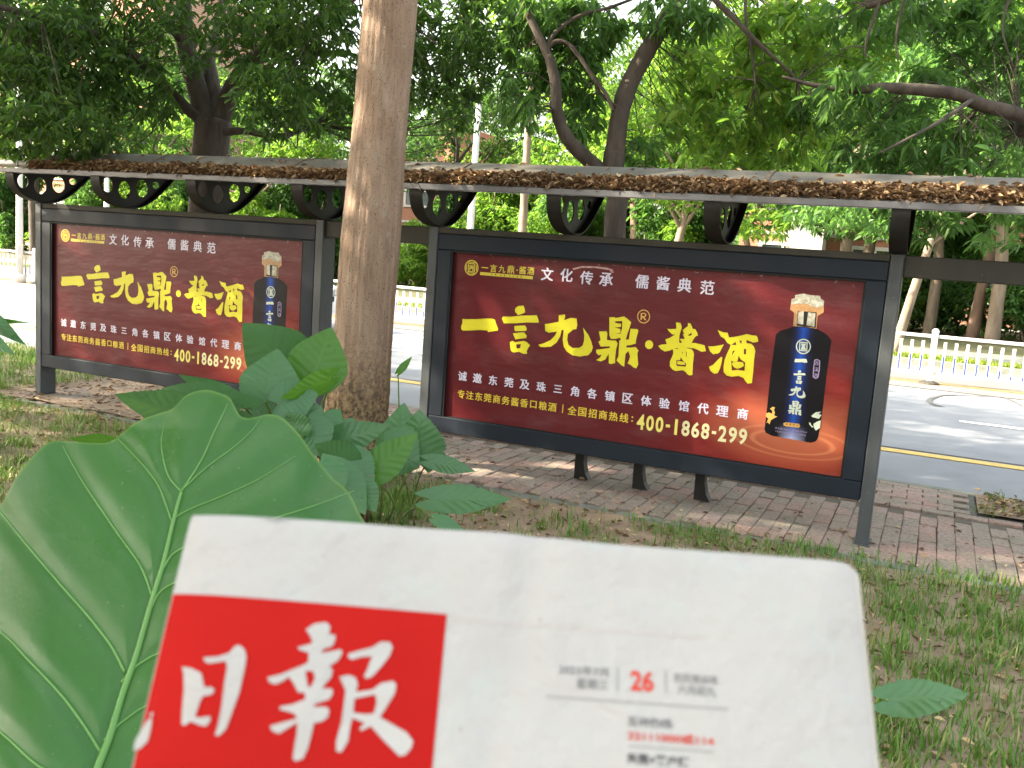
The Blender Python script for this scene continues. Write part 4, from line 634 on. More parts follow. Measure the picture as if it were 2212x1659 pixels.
# ------------------------------------------------------------------ near trunk
def trunk_bark():
    m, n, l, b = node_mat('lenticel bark')
    tc = n.new('ShaderNodeTexCoord'); sep = n.new('ShaderNodeSeparateXYZ'); l.new(tc.outputs['Object'], sep.inputs[0])
    c = ramp(n, l, noise(n, l, 9, 8, (1, 1, 0.35)), [(0.3, (0.22, 0.150, 0.105)), (0.55, (0.30, 0.215, 0.155)), (0.75, (0.37, 0.285, 0.22))])
    mp = n.new('ShaderNodeMapping'); mp.inputs['Scale'].default_value = (24, 24, 15); l.new(tc.outputs['Object'], mp.inputs[0])
    vo = n.new('ShaderNodeTexVoronoi'); l.new(mp.outputs[0], vo.inputs['Vector'])
    dots = ramp(n, l, vo.outputs['Distance'], [(0.20, (1, 1, 1)), (0.28, (0, 0, 0))])
    sel = ramp(n, l, vo.outputs['Color'], [(0.45, (0, 0, 0)), (0.5, (1, 1, 1))])
    mm = n.new('ShaderNodeMix'); mm.data_type = 'RGBA'; mm.blend_type = 'MULTIPLY'; mm.inputs[0].default_value = 1; l.new(dots, mm.inputs[6]); l.new(sel, mm.inputs[7])
    c = mix(n, l, mm.outputs[2], c, (0.07, 0.04, 0.03))
    li = ramp(n, l, noise(n, l, 14, 6), [(0.63, (0, 0, 0)), (0.70, (0.7, 0.7, 0.7))]); c = mix(n, l, li, c, (0.33, 0.33, 0.25))
    lo = n.new('ShaderNodeMapRange'); l.new(sep.outputs['Z'], lo.inputs[0]); lo.inputs[1].default_value = 1.0; lo.inputs[2].default_value = 0.5; lo.inputs[3].default_value = 0; lo.inputs[4].default_value = 1
    rgh = ramp(n, l, noise(n, l, 42, 5, (1, 1, 0.8)), [(0.42, (0.09, 0.06, 0.035)), (0.55, (0.25, 0.17, 0.09)), (0.68, (0.33, 0.25, 0.15))])
    c = mix(n, l, lo.outputs[0], c, rgh); l.new(c, b.inputs['Base Color']); b.inputs['Roughness'].default_value = 0.9
    h1 = noise(n, l, 30, 5, (1, 1, 0.07)); h2 = noise(n, l, 40, 4, (1, 1, 0.8))
    a1 = n.new('ShaderNodeMath'); a1.operation = 'SUBTRACT'; l.new(h1, a1.inputs[0]); l.new(mm.outputs[2], a1.inputs[1])
    hm = n.new('ShaderNodeMix'); hm.data_type = 'FLOAT'; l.new(lo.outputs[0], hm.inputs[0]); l.new(a1.outputs[0], hm.inputs[2]); l.new(h2, hm.inputs[3])
    bump(n, l, b, hm.outputs[0], 1.0, 0.030)
    return m
M['near_bark'] = trunk_bark()
def bark(name, a, b_, s=10):
    return mat(name, a, b_, s, 0.92, 0.9, 0.015, (1, 1, 0.25), detail=8)
M['dark_bark'] = bark('dark street tree bark', (0.042, 0.033, 0.025), (0.092, 0.074, 0.060))
M['tan_bark'] = bark('tan bark', (0.16, 0.12, 0.085), (0.27, 0.21, 0.16), 6)
M['red_bark'] = bark('reddish bark', (0.12, 0.075, 0.05), (0.20, 0.13, 0.095), 6)
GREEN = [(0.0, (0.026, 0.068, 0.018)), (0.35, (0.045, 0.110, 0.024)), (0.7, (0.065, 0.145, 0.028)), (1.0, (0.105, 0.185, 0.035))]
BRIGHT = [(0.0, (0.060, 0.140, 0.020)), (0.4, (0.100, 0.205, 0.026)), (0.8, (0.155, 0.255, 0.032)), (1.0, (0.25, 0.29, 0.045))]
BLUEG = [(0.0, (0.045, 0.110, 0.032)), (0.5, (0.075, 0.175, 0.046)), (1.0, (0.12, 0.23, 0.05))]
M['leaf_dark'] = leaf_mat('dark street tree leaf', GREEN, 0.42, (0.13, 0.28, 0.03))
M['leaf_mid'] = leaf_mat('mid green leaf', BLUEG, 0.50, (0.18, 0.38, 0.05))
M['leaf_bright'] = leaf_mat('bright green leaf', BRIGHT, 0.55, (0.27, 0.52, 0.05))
M['leaf_hedge'] = leaf_mat('hedge leaf', GREEN, 0.25, (0.08, 0.18, 0.02))
def leaves(base, direc, length, width, fold=0.25, bend=0.25, rng=RNG, two=False):
    """many leaves at once; four triangles (or two) each, creased along the midrib"""
    n = len(base); d = direc / (np.linalg.norm(direc, axis=1, keepdims=True) + 1e-9)
    r = rng.normal(size=(n, 3)); r[:, 2] = np.abs(r[:, 2]) + 0.8
    s = np.cross(d, r); s /= np.linalg.norm(s, axis=1, keepdims=True) + 1e-9
    nm = np.cross(s, d); L = length[:, None]; Wd = width[:, None]
    dn = np.array([0, 0, -1.0])
    if two:
        v = [base, base + d * L * .5 + s * Wd * .5 + nm * Wd * fold, base + d * L + dn * L * bend, base + d * L * .5 - s * Wd * .5 + nm * Wd * fold]
        V = np.stack(v, 1).reshape(-1, 3); a = np.arange(n)[:, None] * 4
        F = np.concatenate([a + np.array([0, 1, 2]), a + np.array([0, 2, 3])], 1).reshape(-1, 3)
        return V, F
    mid = base + d * L * .52 + dn * L * bend * 0.2
    v = [base, base + d * L * .38 + s * Wd * .5 + nm * Wd * fold + dn * L * bend * .1, base + d * L * .70 + s * Wd * .38 + nm * Wd * fold + dn * L * bend * .45, base + d * L + dn * L * bend,
         base + d * L * .70 - s * Wd * .38 + nm * Wd * fold + dn * L * bend * .45, base + d * L * .38 - s * Wd * .5 + nm * Wd * fold + dn * L * bend * .1]
    V = np.stack(v, 1).reshape(-1, 3); a = np.arange(n)[:, None] * 6
    F = np.concatenate([a + np.array([0, 1, 2]), a + np.array([0, 2, 3]), a + np.array([0, 3, 4]), a + np.array([0, 4, 5])], 1).reshape(-1, 3)
    return V, F
def whorls(C, k, L, wr, droop, rng, spread=1.0, jitter=0.35, two=False):
    """at each point of C a whorl of k leaflets of length about L"""
    n = len(C); B = np.repeat(C, k, 0)
    ph = (np.tile(np.arange(k) * 2 * math.pi / k, n) + np.repeat(rng.uniform(0, 6.28, n), k) + rng.normal(0, 0.25, n * k))
    d = np.stack([np.cos(ph) * spread, np.sin(ph) * spread, -droop + rng.normal(0, jitter, n * k)], 1)
    tilt = np.repeat(rng.normal(0, 0.35, (n, 3)), k, 0); d = d + tilt
    ln = L * rng.uniform(0.65, 1.15, n * k)
    B = B + rng.normal(0, L * 0.12, B.shape)
    return leaves(B, d, ln, ln * wr, two=two, rng=rng)
def in_blob(c, r, n, rng, shell=0.35):
    """points in an ellipsoid, thinned towards its centre; axes: world x, y, z"""
    v = rng.normal(size=(n, 3)); v /= np.linalg.norm(v, axis=1, keepdims=True)
    return np.array(c) + v * (rng.uniform(shell, 1, (n, 1)) ** (1 / 2.2)) * np.array(r)
def cat_leaves(parts):
    V = []; F = []; o = 0
    for v, f in parts: V.append(v); F.append(f + o); o += len(v)
    return np.vstack(V), np.vstack(F)
def twigs(pts_from, pts_to, r0, rng):
    mb = MB()
    for a, b in zip(pts_from, pts_to):
        a = np.array(a); b = np.array(b); m_ = (a + b) / 2 + rng.normal(0, 0.08, 3) * np.linalg.norm(b - a)
        mb.tube(spline([a, m_, b], 3), np.linspace(r0, r0 * 0.35, 7), 4, cap=False)
    return mb.V, mb.F

# near trunk beside the boards
nt_ = empty('near_tree', (-2.93, -0.70, 0), 'thick tan dotted trunk standing between the two display boards', 'tree')
P0 = np.array([-2.93, -0.70, 0.0])
zz = np.concatenate([np.linspace(-0.1, 3.4, 90), np.linspace(3.6, 6.5, 16)]); V = []; F = []; SG = 120
for i, z in enumerate(zz):
    cxy = on_row(*( (lambda t: (765 + t * 76, 0))(0)), -0.70) if False else None
    r = 0.196 - 0.0150 * z + 0.022 * math.exp(-max(z, 0) / 0.25) + 0.004 * math.sin(z * 5)
    ox = 0.012 * math.sin(z * 1.6) + (-0.06 + 0.042 * z) * 0.9 ; oy = 0.01 * math.cos(z * 2.1) + (-0.06 + 0.042 * z) * 0.42
    for k in range(SG):
        th = 2 * math.pi * k / SG
        rr = r * (1 + 0.015 * math.sin(11 * th + z * 0.9) + 0.014 * math.sin(23 * th + 1.3 * math.sin(z)) + 0.018 * math.sin(3 * th + 1.0 + z * 0.5))
        if z < 0.5: rr *= 1 + 0.07 * (0.5 - z) * math.sin(5 * th + 1)
        rr += random.gauss(0, 0.0009 + (0.003 if z < 0.75 else 0))
        V.append((P0[0] + ox + rr * math.cos(th), P0[1] + oy + rr * math.sin(th), z))
    if i:
        for k in range(SG): F.append(((i - 1) * SG + k, (i - 1) * SG + (k + 1) % SG, i * SG + (k + 1) % SG, i * SG + k))
add('trunk', to_mesh('trunk', V, F, M['near_bark'], smooth=True), nt_)
mb = MB()
lb = []
for a, z in ((0.3, 5.0), (1.7, 5.6), (2.9, 5.2), (4.0, 5.8), (5.3, 5.4), (0.9, 6.4), (3.4, 6.4)):
    p = P0 + np.array([0, 0, z]); q = p + np.array([math.cos(a) * 1.9, math.sin(a) * 1.9, 0.9]); e = q + np.array([math.cos(a) * 1.2, math.sin(a) * 1.2, 0.1])
    mb.tube(spline([p, (p + q) / 2 + np.array([0, 0, -.1]), q, e], 4), np.linspace(0.07, 0.015, 13), 7); lb += [q, e]
add('limb', mb.mesh('limb', [M['near_bark']]), nt_)
C = np.vstack([in_blob(p, (1.3, 1.3, 0.6), 120, RNG) for p in lb])
V, F = whorls(C, 6, 0.24, 0.34, 0.5, RNG, two=True)
add('crown', to_mesh('crown', V, F, M['leaf_dark']), nt_)

# ------------------------------------------------------------------ street trees behind the boards
def pxs(pts, depth): return [px(a, b, depth if not hasattr(depth, '__len__') else depth[i]) for i, (a, b) in enumerate(pts)]
def limb(mb, pts, depth, r0, r1, seg=10, k=6):
    P = spline(pxs(pts, depth), k)
    rr = np.linspace(r0, r1, len(P)) * (1 + RNG.normal(0, 0.03, len(P)))
    mb.tube(P, rr, seg)
    return P
# left tree
tl = empty('street_tree', (-6.15, 1.3, 0), 'dark broad street tree with forking trunk rising behind the left display board', 'tree', 'street trees between boards and road')
g0 = np.array([-6.15, 1.30, 0.0]); dL = 8.66
mb = MB()
st = [g0, g0 + [0.01, 0, 0.9]] + pxs([(450, 440), (455, 330), (461, 262)], dL)
P = spline(st, 6); mb.tube(P, np.interp(np.linspace(0, 1, len(P)), [0, .3, .8, 1], [0.25, 0.185, 0.165, 0.17]), 16)
add('trunk', mb.mesh('trunk', [M['dark_bark']], True), tl)
mb = MB(); lp = []
lp.append(limb(mb, [(452, 275), (425, 190), (402, 100), (398, 30), (388, -60), (370, -160)], dL, 0.105, 0.05))
lp.append(limb(mb, [(475, 270), (500, 195), (545, 130), (610, 85), (700, 35), (790, -25)], [dL, dL, dL - .1, dL - .3, dL - .6, dL - 1], 0.10, 0.035))
lp.append(limb(mb, [(462, 262), (462, 200), (450, 120), (470, 50), (500, -60)], [dL + .05, dL + .1, dL + .3, dL + .6, dL + 1], 0.085, 0.045))
lp.append(limb(mb, [(440, 262), (405, 235), (335, 165), (270, 105), (160, 60), (20, 20), (-90, 0)], [dL - .05, dL - .1, dL - .3, dL - .6, dL - .9, dL - 1.2, dL - 1.4], 0.06, 0.02))
lp.append(limb(mb, [(484, 285), (530, 283), (575, 292), (625, 290), (680, 270)], dL - .15, 0.04, 0.014))
lp.append(limb(mb, [(402, 100), (350, 35), (300, -30), (240, -90)], [dL, dL - .2, dL - .4, dL - .5], 0.045, 0.02))
lp.append(limb(mb, [(425, 190), (445, 120), (520, 60), (600, -40)], [dL, dL + .2, dL + .5, dL + .8], 0.05, 0.02))
for P in lp: 
    pass
add('limb', mb.mesh('limb', [M['dark_bark']], True), tl)
def crown_px(specs, k, L, wr, droop, rng, two=False, spread=1.0):
    parts = []; heads = []
    for (x, y, rx, ry, d, rd, n) in specs:
        c = px(x, y, d); s = d / FPX
        v = rng.normal(size=(n, 3)); v /= np.linalg.norm(v, axis=1, keepdims=True); v *= rng.uniform(0.25, 1, (n, 1)) ** 0.45
        C = c + np.outer(v[:, 0] * rx * s, RT) + np.outer(v[:, 1] * ry * s, UP) + np.outer(v[:, 2] * rd, FW)
        parts.append(whorls(C, k, L, wr, droop, rng, two=two, spread=spread)); heads.append((c, C))
    return parts, heads
specs = []
for (x, y, rx, ry) in [(30, 60, 130, 110), (150, 130, 140, 110), (60, 200, 120, 90), (250, 60, 120, 110), (120, 270, 120, 55), (300, 190, 90, 70), (250, 290, 80, 40), (20, 290, 70, 45),
                       (560, 90, 110, 80), (660, 40, 120, 80), (700, 150, 90, 70), (600, 200, 80, 50), (690, 240, 80, 50), (560, 250, 50, 30), (960, 60, 110, 80), (900, 150, 70, 60), (1010, 140, 70, 70), (980, 215, 60, 45),
                       (1060, 60, 80, 70), (930, 235, 50, 22), (520, 20, 70, 50), (390, 60, 40, 80), (1005, 262, 40, 22)]:
    specs.append((x, y, rx, ry, dL - 0.9 + random.uniform(-0.9, 1.2), 0.65, int(rx * ry / 43)))
for (x, y, rx, ry) in [(-200, 50, 180, 200), (-150, 260, 120, 90), (100, -140, 260, 120), (480, -150, 260, 110), (880, -140, 260, 110), (300, -380, 500, 160), (900, -400, 420, 160), (-300, -250, 300, 220)]:
    specs.append((x, y, rx, ry, dL - 0.6 + random.uniform(-0.8, 1.2), 1.3, int(rx * ry / 230)))
parts, heads = crown_px(specs, 5, 0.095, 0.34, 0.55, RNG)
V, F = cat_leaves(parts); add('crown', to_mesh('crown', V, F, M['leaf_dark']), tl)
allP = np.vstack(lp); fr = []; to = []
for c, C in heads:
    for q in C[::max(1, len(C) // 7)][:7]:
        i = np.argmin(np.linalg.norm(allP - (c * .5 + q * .5), axis=1)); fr.append(allP[i]); to.append(q)
mb = MB(); mb.V, mb.F = twigs(fr, to, 0.008, RNG); mb.M = [0] * len(mb.F); add('twigs', mb.mesh('twigs', [M['dark_bark']]), tl, kind='stuff')

# right tree with two stems
tr_ = empty('street_tree', (-1.95, 1.35, 0), 'leaning double stemmed street tree rising behind the right display board', 'tree', 'street trees between boards and road')
dR = 7.1
mb = MB(); st = [np.array([-1.93, 1.35, -0.05]), np.array([-1.95, 1.35, 0.7])] + pxs([(1328, 500), (1334, 430), (1325, 362), (1328, 330)], dR)
P = spline(st, 6); mb.tube(P, np.interp(np.linspace(0, 1, len(P)), [0, .25, .8, 1], [0.13, 0.085, 0.082, 0.085]), 14)
add('trunk', mb.mesh('trunk', [M['dark_bark']], True), tr_)
mb = MB(); lp = []
lp.append(limb(mb, [(1327, 340), (1338, 255), (1356, 190), (1392, 120), (1430, 60), (1472, -10), (1520, -90)], dR, 0.078, 0.055, 12))
lp.append(limb(mb, [(1318, 385), (1270, 345), (1225, 298), (1203, 240), (1200, 180), (1185, 120)], [dR, dR, dR - .1, dR - .1, dR - .1, dR - .1], 0.062, 0.036))
lp.append(limb(mb, [(1188, 130), (1172, 95), (1150, 50), (1130, 5), (1110, -60)], dR - .1, 0.036, 0.022))
lp.append(limb(mb, [(1180, 105), (1200, 70), (1250, 35), (1320, 15), (1400, -15)], dR - .1, 0.018, 0.010))
lp.append(limb(mb, [(1178, 112), (1195, 92), (1222, 92), (1250, 120), (1280, 165), (1310, 205), (1325, 240)], dR - .1, 0.020, 0.013))
lp.append(limb(mb, [(1345, 240), (1300, 205), (1280, 165)], dR - .05, 0.014, 0.011))
lp.append(limb(mb, [(1540, -5), (1585, 40), (1640, 95), (1700, 150), (1722, 175)], dR - .6, 0.022, 0.008))
lp.append(limb(mb, [(1610, -10), (1612, 50), (1625, 120), (1632, 185)], dR - .5, 0.013, 0.006))
lp.append(limb(mb, [(1520, -90), (1560, -60), (1540, -5)], dR - .3, 0.03, 0.022))
add('limb', mb.mesh('limb', [M['dark_bark']], True), tr_)
specs = []
for (x, y, rx, ry) in [(1140, 120, 60, 110), (1230, 150, 70, 70), (1100, 220, 25, 55), (1260, 250, 40, 70), (1270, 60, 90, 60), (1180, 30, 80, 40), (1420, 30, 50, 40), (1385, 330, 50, 40), (1140, 235, 20, 30), (1500, 40, 60, 40)]:
    specs.append((x, y, rx, ry, dR - 0.3 + random.uniform(-0.3, 0.9), 0.35, int(rx * ry / 40)))
parts, heads = crown_px(specs, 5, 0.105, 0.30, 0.8, RNG)
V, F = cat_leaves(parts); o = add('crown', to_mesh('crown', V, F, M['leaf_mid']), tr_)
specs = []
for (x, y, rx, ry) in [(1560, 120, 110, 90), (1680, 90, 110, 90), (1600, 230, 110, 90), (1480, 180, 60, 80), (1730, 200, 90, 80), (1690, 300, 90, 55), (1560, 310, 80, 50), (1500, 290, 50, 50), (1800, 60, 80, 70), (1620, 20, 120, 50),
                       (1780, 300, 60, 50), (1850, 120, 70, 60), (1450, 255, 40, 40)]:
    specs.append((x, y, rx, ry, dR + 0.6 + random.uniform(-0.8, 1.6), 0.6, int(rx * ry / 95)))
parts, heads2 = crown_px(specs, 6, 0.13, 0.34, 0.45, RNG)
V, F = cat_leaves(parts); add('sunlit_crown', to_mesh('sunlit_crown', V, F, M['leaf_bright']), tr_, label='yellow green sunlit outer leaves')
allP = np.vstack(lp); fr = []; to = []
for c, C in heads + heads2:
    for q in C[::max(1, len(C) // 6)][:6]:
        i = np.argmin(np.linalg.norm(allP - (c * .5 + q * .5), axis=1)); fr.append(allP[i]); to.append(q)
mb = MB(); mb.V, mb.F = twigs(fr, to, 0.005, RNG); mb.M = [0] * len(mb.F); add('twigs', mb.mesh('twigs', [M['dark_bark']]), tr_, kind='stuff')

# tree off to the right whose branch reaches into the frame
t3 = empty('street_tree', (4.3, 0.9, 0), 'palm fingered street tree at the right edge, its crooked branch reaching in over the canopy', 'tree', 'street trees between boards and road')
mb = MB(); tb = np.array([4.3, 0.9, 0.0])
mb.tube(spline([tb, tb + [0, 0, 1.2], tb + [-.05, 0, 2.4], tb + [-.2, 0, 3.6]], 6), np.linspace(0.2, 0.12, 19), 14); add('trunk', mb.mesh('trunk', [M['dark_bark']], True), t3)
mb = MB(); lp = []
P = spline([tb + [-.03, 0, 2.2]] + pxs([(2330, 300), (2215, 252), (2120, 226), (2060, 202), (1960, 192), (1900, 190), (1850, 194), (1800, 190), (1740, 180), (1690, 165)], [6.3, 6.2, 6.1, 6.05, 6.0, 6.0, 6.0, 6.05, 6.1, 6.1]), 5)
mb.tube(P, np.linspace(0.078, 0.008, len(P)) * np.interp(np.arange(len(P)), [0, 10, 30], [1, .75, .9]), 10); lp.append(P)
lp.append(limb(mb, [(2100, 215), (2050, 250), (1980, 290), (1900, 330)], [6.05, 5.9, 5.8, 5.7], 0.016, 0.006))
lp.append(limb(mb, [(1910, -20), (1880, 60), (1868, 110), (1872, 125)], 5.9, 0.011, 0.005)); lp.append(limb(mb, [(1868, 102), (1840, 100), (1815, 108)], 5.9, 0.005, 0.003))
lp.append(limb(mb, [(1962, -20), (1945, 30), (1935, 90), (1940, 135)], 5.8, 0.010, 0.004)); lp.append(limb(mb, [(2185, -20), (2165, 60), (2190, 150)], 5.6, 0.008, 0.004))
P = spline([tb + [-.2, 0, 3.5], tb + [-.7, -.3, 4.1], tb + [-1.7, -.5, 4.3], px(1962, -20, 5.8), px(1910, -20, 5.9)], 6); mb.tube(P, np.linspace(0.07, 0.011, len(P)), 8); lp.append(P)
add('limb', mb.mesh('limb', [M['dark_bark']], True), t3)
specs = []
for (x, y, rx, ry) in [(2010, 20, 130, 60), (2130, 60, 110, 80), (1930, 30, 90, 50), (2190, 170, 60, 60), (2100, 150, 80, 45), (1990, 190, 80, 35), (1830, 200, 90, 40), (1920, 240, 100, 40), (2020, 300, 110, 55), (2150, 300, 90, 60), (1890, 310, 80, 45),
                       (1980, 350, 110, 30), (2120, 365, 100, 25), (1780, 225, 60, 35), (1850, 20, 60, 35), (2190, 20, 90, 60), (2010, 480, 60, 40), (2090, 450, 70, 40), (1960, 440, 30, 30), (2170, 500, 60, 40), (2330, 200, 90, 200)]:
    specs.append((x, y, rx, ry, 6.55 + random.uniform(-0.5, 0.9), 0.5, int(rx * ry / 105)))
parts, heads = crown_px(specs, 7, 0.115, 0.28, 0.5, RNG)
V, F = cat_leaves(parts); add('crown', to_mesh('crown', V, F, M['leaf_mid']), t3)
allP = np.vstack(lp); fr = []; to = []
for c, C in heads:
    for q in C[::max(1, len(C) // 6)][:6]:
        i = np.argmin(np.linalg.norm(allP - (c * .5 + q * .5), axis=1)); fr.append(allP[i]); to.append(q)
mb = MB(); mb.V, mb.F = twigs(fr, to, 0.0045, RNG); mb.M = [0] * len(mb.F); add('twigs', mb.mesh('twigs', [M['dark_bark']]), t3, kind='stuff')

# ------------------------------------------------------------------ trees beyond the road
def tree_proto(seed, h, r_tr, crown_r, n, matk, barkk, lean=0.0, base_h=0.45, L=0.22, k=5):
    rng = np.random.default_rng(seed)
    mb = MB(); top = np.array([lean * h, 0.1 * lean * h, h * 0.62])
    P = spline([(0, 0, -0.1), (lean * h * .25, 0, h * .22), (lean * h * .55, 0.02 * h, h * .42), top], 5)
    mb.tube(P, np.linspace(r_tr * 1.15, r_tr * 0.55, len(P)), 10)
    tm = mb.mesh('trunk', [M[barkk]], True)
    mb = MB(); ends = []
    for q in range(8):
        a = q * 2.4 + rng.uniform(-.4, .4); s = P[int(len(P) * (0.5 + 0.06 * q))] if int(len(P) * (0.5 + 0.06 * q)) < len(P) else P[-1]
        e = s + np.array([math.cos(a), math.sin(a), 0]) * crown_r * rng.uniform(.5, .9) + np.array([0, 0, h * rng.uniform(.08, .34)])
        mb.tube(spline([s, s * .5 + e * .5 + rng.normal(0, .1, 3), e], 4), np.linspace(r_tr * .45, r_tr * .12, 9), 6); ends.append(e)
    lm = mb.mesh('limb', [M[barkk]], True)
    Cs = []
    for e in ends + [top + np.array([0, 0, h * .25])]:
        for _ in range(3):
            c = e + rng.normal(0, crown_r * .28, 3)
            Cs.append(in_blob(c, (crown_r * rng.uniform(.25, .5), crown_r * rng.uniform(.25, .5), crown_r * rng.uniform(.14, .3)), max(20, int(n / 40)), rng, 0.2))
    C = np.vstack(Cs); C = C[C[:, 2] > h * base_h * 0.8]
    V, F = whorls(C, k, L, 0.38, 0.5, rng, two=True)
    return tm, lm, to_mesh('crown', V, F, M[matk])
PROT = [tree_proto(1, 8.5, 0.16, 3.0, 2600, 'leaf_mid', 'tan_bark', 0.02), tree_proto(2, 9.5, 0.15, 3.2, 2600, 'leaf_bright', 'red_bark', 0.06),
        tree_proto(3, 7.5, 0.14, 2.8, 2600, 'leaf_bright', 'tan_bark', -0.05, 0.34), tree_proto(4, 10.5, 0.18, 3.4, 3000, 'leaf_dark', 'dark_bark', 0.03, 0.4),
        tree_proto(5, 7.0, 0.10, 2.2, 1700, 'leaf_mid', 'tan_bark', 0.16)]
KIND = ['mid green tree with tan trunk', 'yellow green tree with reddish trunk', 'low branching bright tree with tan trunk', 'tall dark tree with dark trunk', 'slim leaning tree with tan trunk']
def far_tree(kind, loc, rz, s, label):
    t = empty('roadside_tree', loc, label, 'tree', 'trees beyond the road'); t.rotation_euler = (0, 0, rz); t.scale = (s, s, s)
    for nm, me in zip(('trunk', 'limb', 'crown'), PROT[kind]):
        o = D.objects.new(nm, me); COL.objects.link(o); o.parent = t
    return t
def gx(x, n):                     # x on the line n metres behind the boards that appears at picture column x (at eye height)
    y = 560 + 0.0715 * (x - 1106); return on_row(x, y, n)[0]
FT = [  # kind, picture column, n, rz, scale, label
 (4, 1948, 15.3, 0.2, 0.95, 'slim leaning tan trunk on the far verge just right of the right board'),
 (0, 2018, 24.3, 1.0, 1.0, 'grey trunked tree in front of the hedge, second trunk right of the right board'),
 (1, 2112, 23.6, 0.0, 1.05, 'leaning forked pale trunk in front of the hedge near the right edge'),
 (0, 2157, 22.6, 2.2, 1.1, 'straight brown trunk beside the leaning one near the right edge'),
 (4, 1640, 20.0, 2.9, 1.0, 'leaning tan tree seen in the gap above the right board, left of the brick building'),
 (0, 1815, 23.0, 0.5, 1.1, 'dark slender tree before the brick building above the right board'),
 (0, 1870, 26.0, 4.0, 1.15, 'pale straight tree before the brick building window'),
 (2, 1450, 19.0, 4.4, 0.95, 'forked tree seen under the canopy behind the middle of the right board'),
 (1, 1365, 22.0, 1.8, 1.0, 'reddish trunked tree just right of the double stemmed street tree'),
 (2, 1250, 24.0, 3.3, 0.9, 'bright bushy tree between the lamp post and the double stemmed tree'),
 (1, 1065, 30.0, 5.1, 0.62, 'yellow green tree glowing in the sky gap right of the thick trunk'),
 (3, 960, 27.0, 0.4, 0.9, 'dark tree low in the gap right of the thick trunk'),
 (0, 640, 24.0, 1.4, 1.0, 'mid green tree left of the thick trunk beyond the road'),
 (2, 540, 21.0, 2.6, 0.9, 'bright low tree behind the fork of the left street tree'),
 (0, 330, 23.0, 0.9, 1.0, 'green tree beyond the road behind the left board'),
 (1, 200, 26.0, 2.0, 1.0, 'yellow green tree beyond the road near the left lamp post'),
 (3, 78, 20.0, 4.2, 1.15, 'old thick trunked tree beside the left lamp post'),
 (2, -40, 22.0, 1.2, 1.0, 'bright tree at the far left edge beyond the road'),
 (3, 1560, 30.0, 2.2, 1.15, 'tall dark tree far behind the right board'),
 (3, 1290, 36.0, 1.1, 1.2, 'tall dark tree far behind the double stemmed tree'),
 (0, 1760, 33.0, 3.1, 1.2, 'mid green tree beside the pale stair tower'),
 (3, 2250, 28.0, 5.2, 1.1, 'tall dark tree at the right edge behind the hedge'),
 (0, 760, 34.0, 2.8, 1.2, 'mid green tree far behind the thick trunk'),
 (3, 430, 33.0, 5.5, 1.15, 'tall dark tree far behind the left street tree'),
 (1, 60, 36.0, 0.3, 1.2, 'yellow green tree far behind the left lamp post'),
]
for (k, cx, n, rz, s, lb_) in FT:
    far_tree(k, (gx(cx, n), n, 0.04), rz, s, lb_)
# trees further along our own side of the road: those on the lawn are unseen, added to shade the foreground
def side_tree(kind, loc, rz, s, label):
    t = far_tree(kind, loc, rz, s, label); t['group'] = 'street trees on our side of the road'; return t
side_tree(3, (-11.5, 1.3, 0), 0.3, 0.85, 'dark street tree further left along our pavement')
side_tree(3, (-9.0, -3.6, 0), 1.3, 0.85, 'unseen dark tree added on the lawn for shade, left of the camera')
side_tree(3, (-14.5, -1.6, 0), 2.3, 0.95, 'unseen dark tree added on the lawn for shade, further left')
for i, (a, b_, s) in enumerate([(-6.5, -8.2, .8), (-11.5, -8.5, .95), (-8.0, -12.0, 1.0), (-16.0, -6.0, 1.05), (-13.5, -12.5, 1.05), (-3.2, -9.6, .75)]):
    side_tree(3 if i % 3 else 0, (a, b_, 0), i * 1.1, s, 'unseen tree of the grove added for shade left of the camera, ' + ['nearest the newspaper', 'in its middle', 'behind the camera', 'by the far corner', 'deep in its back', 'closest behind the camera', 'at its road side', 'at its far back', 'directly behind', 'last in the row'][i])
side_tree(0, (-5.2, -6.0, 0), 2.9, 0.85, 'unseen tree added for shade behind the camera to the left')
side_tree(3, (-4.6, -2.9, 0), 0.9, 0.80, 'dark tree on the lawn just left of the camera') if False else None
# bushes: foliage down to the ground
def bush_proto(seed, r, h, n, matk, L=0.20):
    rng = np.random.default_rng(seed); mb = MB()
    for q in range(6):
        a = q * 1.05 + rng.uniform(-.3, .3); e = np.array([math.cos(a) * r * .6, math.sin(a) * r * .6, h * rng.uniform(.5, .85)])
        mb.tube(spline([(0, 0, -.05), e * .45 + np.array([0, 0, .1]), e], 4), np.linspace(0.045, 0.012, 9), 6)
    lm = mb.mesh('limb', [M['tan_bark']], True); Cs = []
    for _ in range(16):
        a = rng.uniform(0, 6.28); q = rng.uniform(0, .75) * r
        Cs.append(in_blob((math.cos(a) * q, math.sin(a) * q, rng.uniform(.18, .82) * h), (r * rng.uniform(.25, .42), r * rng.uniform(.25, .42), h * rng.uniform(.10, .2)), n // 16, rng, 0.2))
    V, F = whorls(np.vstack(Cs), 5, L, 0.40, 0.4, rng, two=True); return lm, to_mesh('crown', V, F, M[matk])
BUSH = [bush_proto(11, 1.9, 3.6, 1900, 'leaf_mid'), bush_proto(12, 1.7, 3.0, 1700, 'leaf_bright'), bush_proto(13, 2.2, 4.6, 2200, 'leaf_bright', 0.22), bush_proto(14, 2.0, 4.2, 2100, 'leaf_mid', 0.22)]
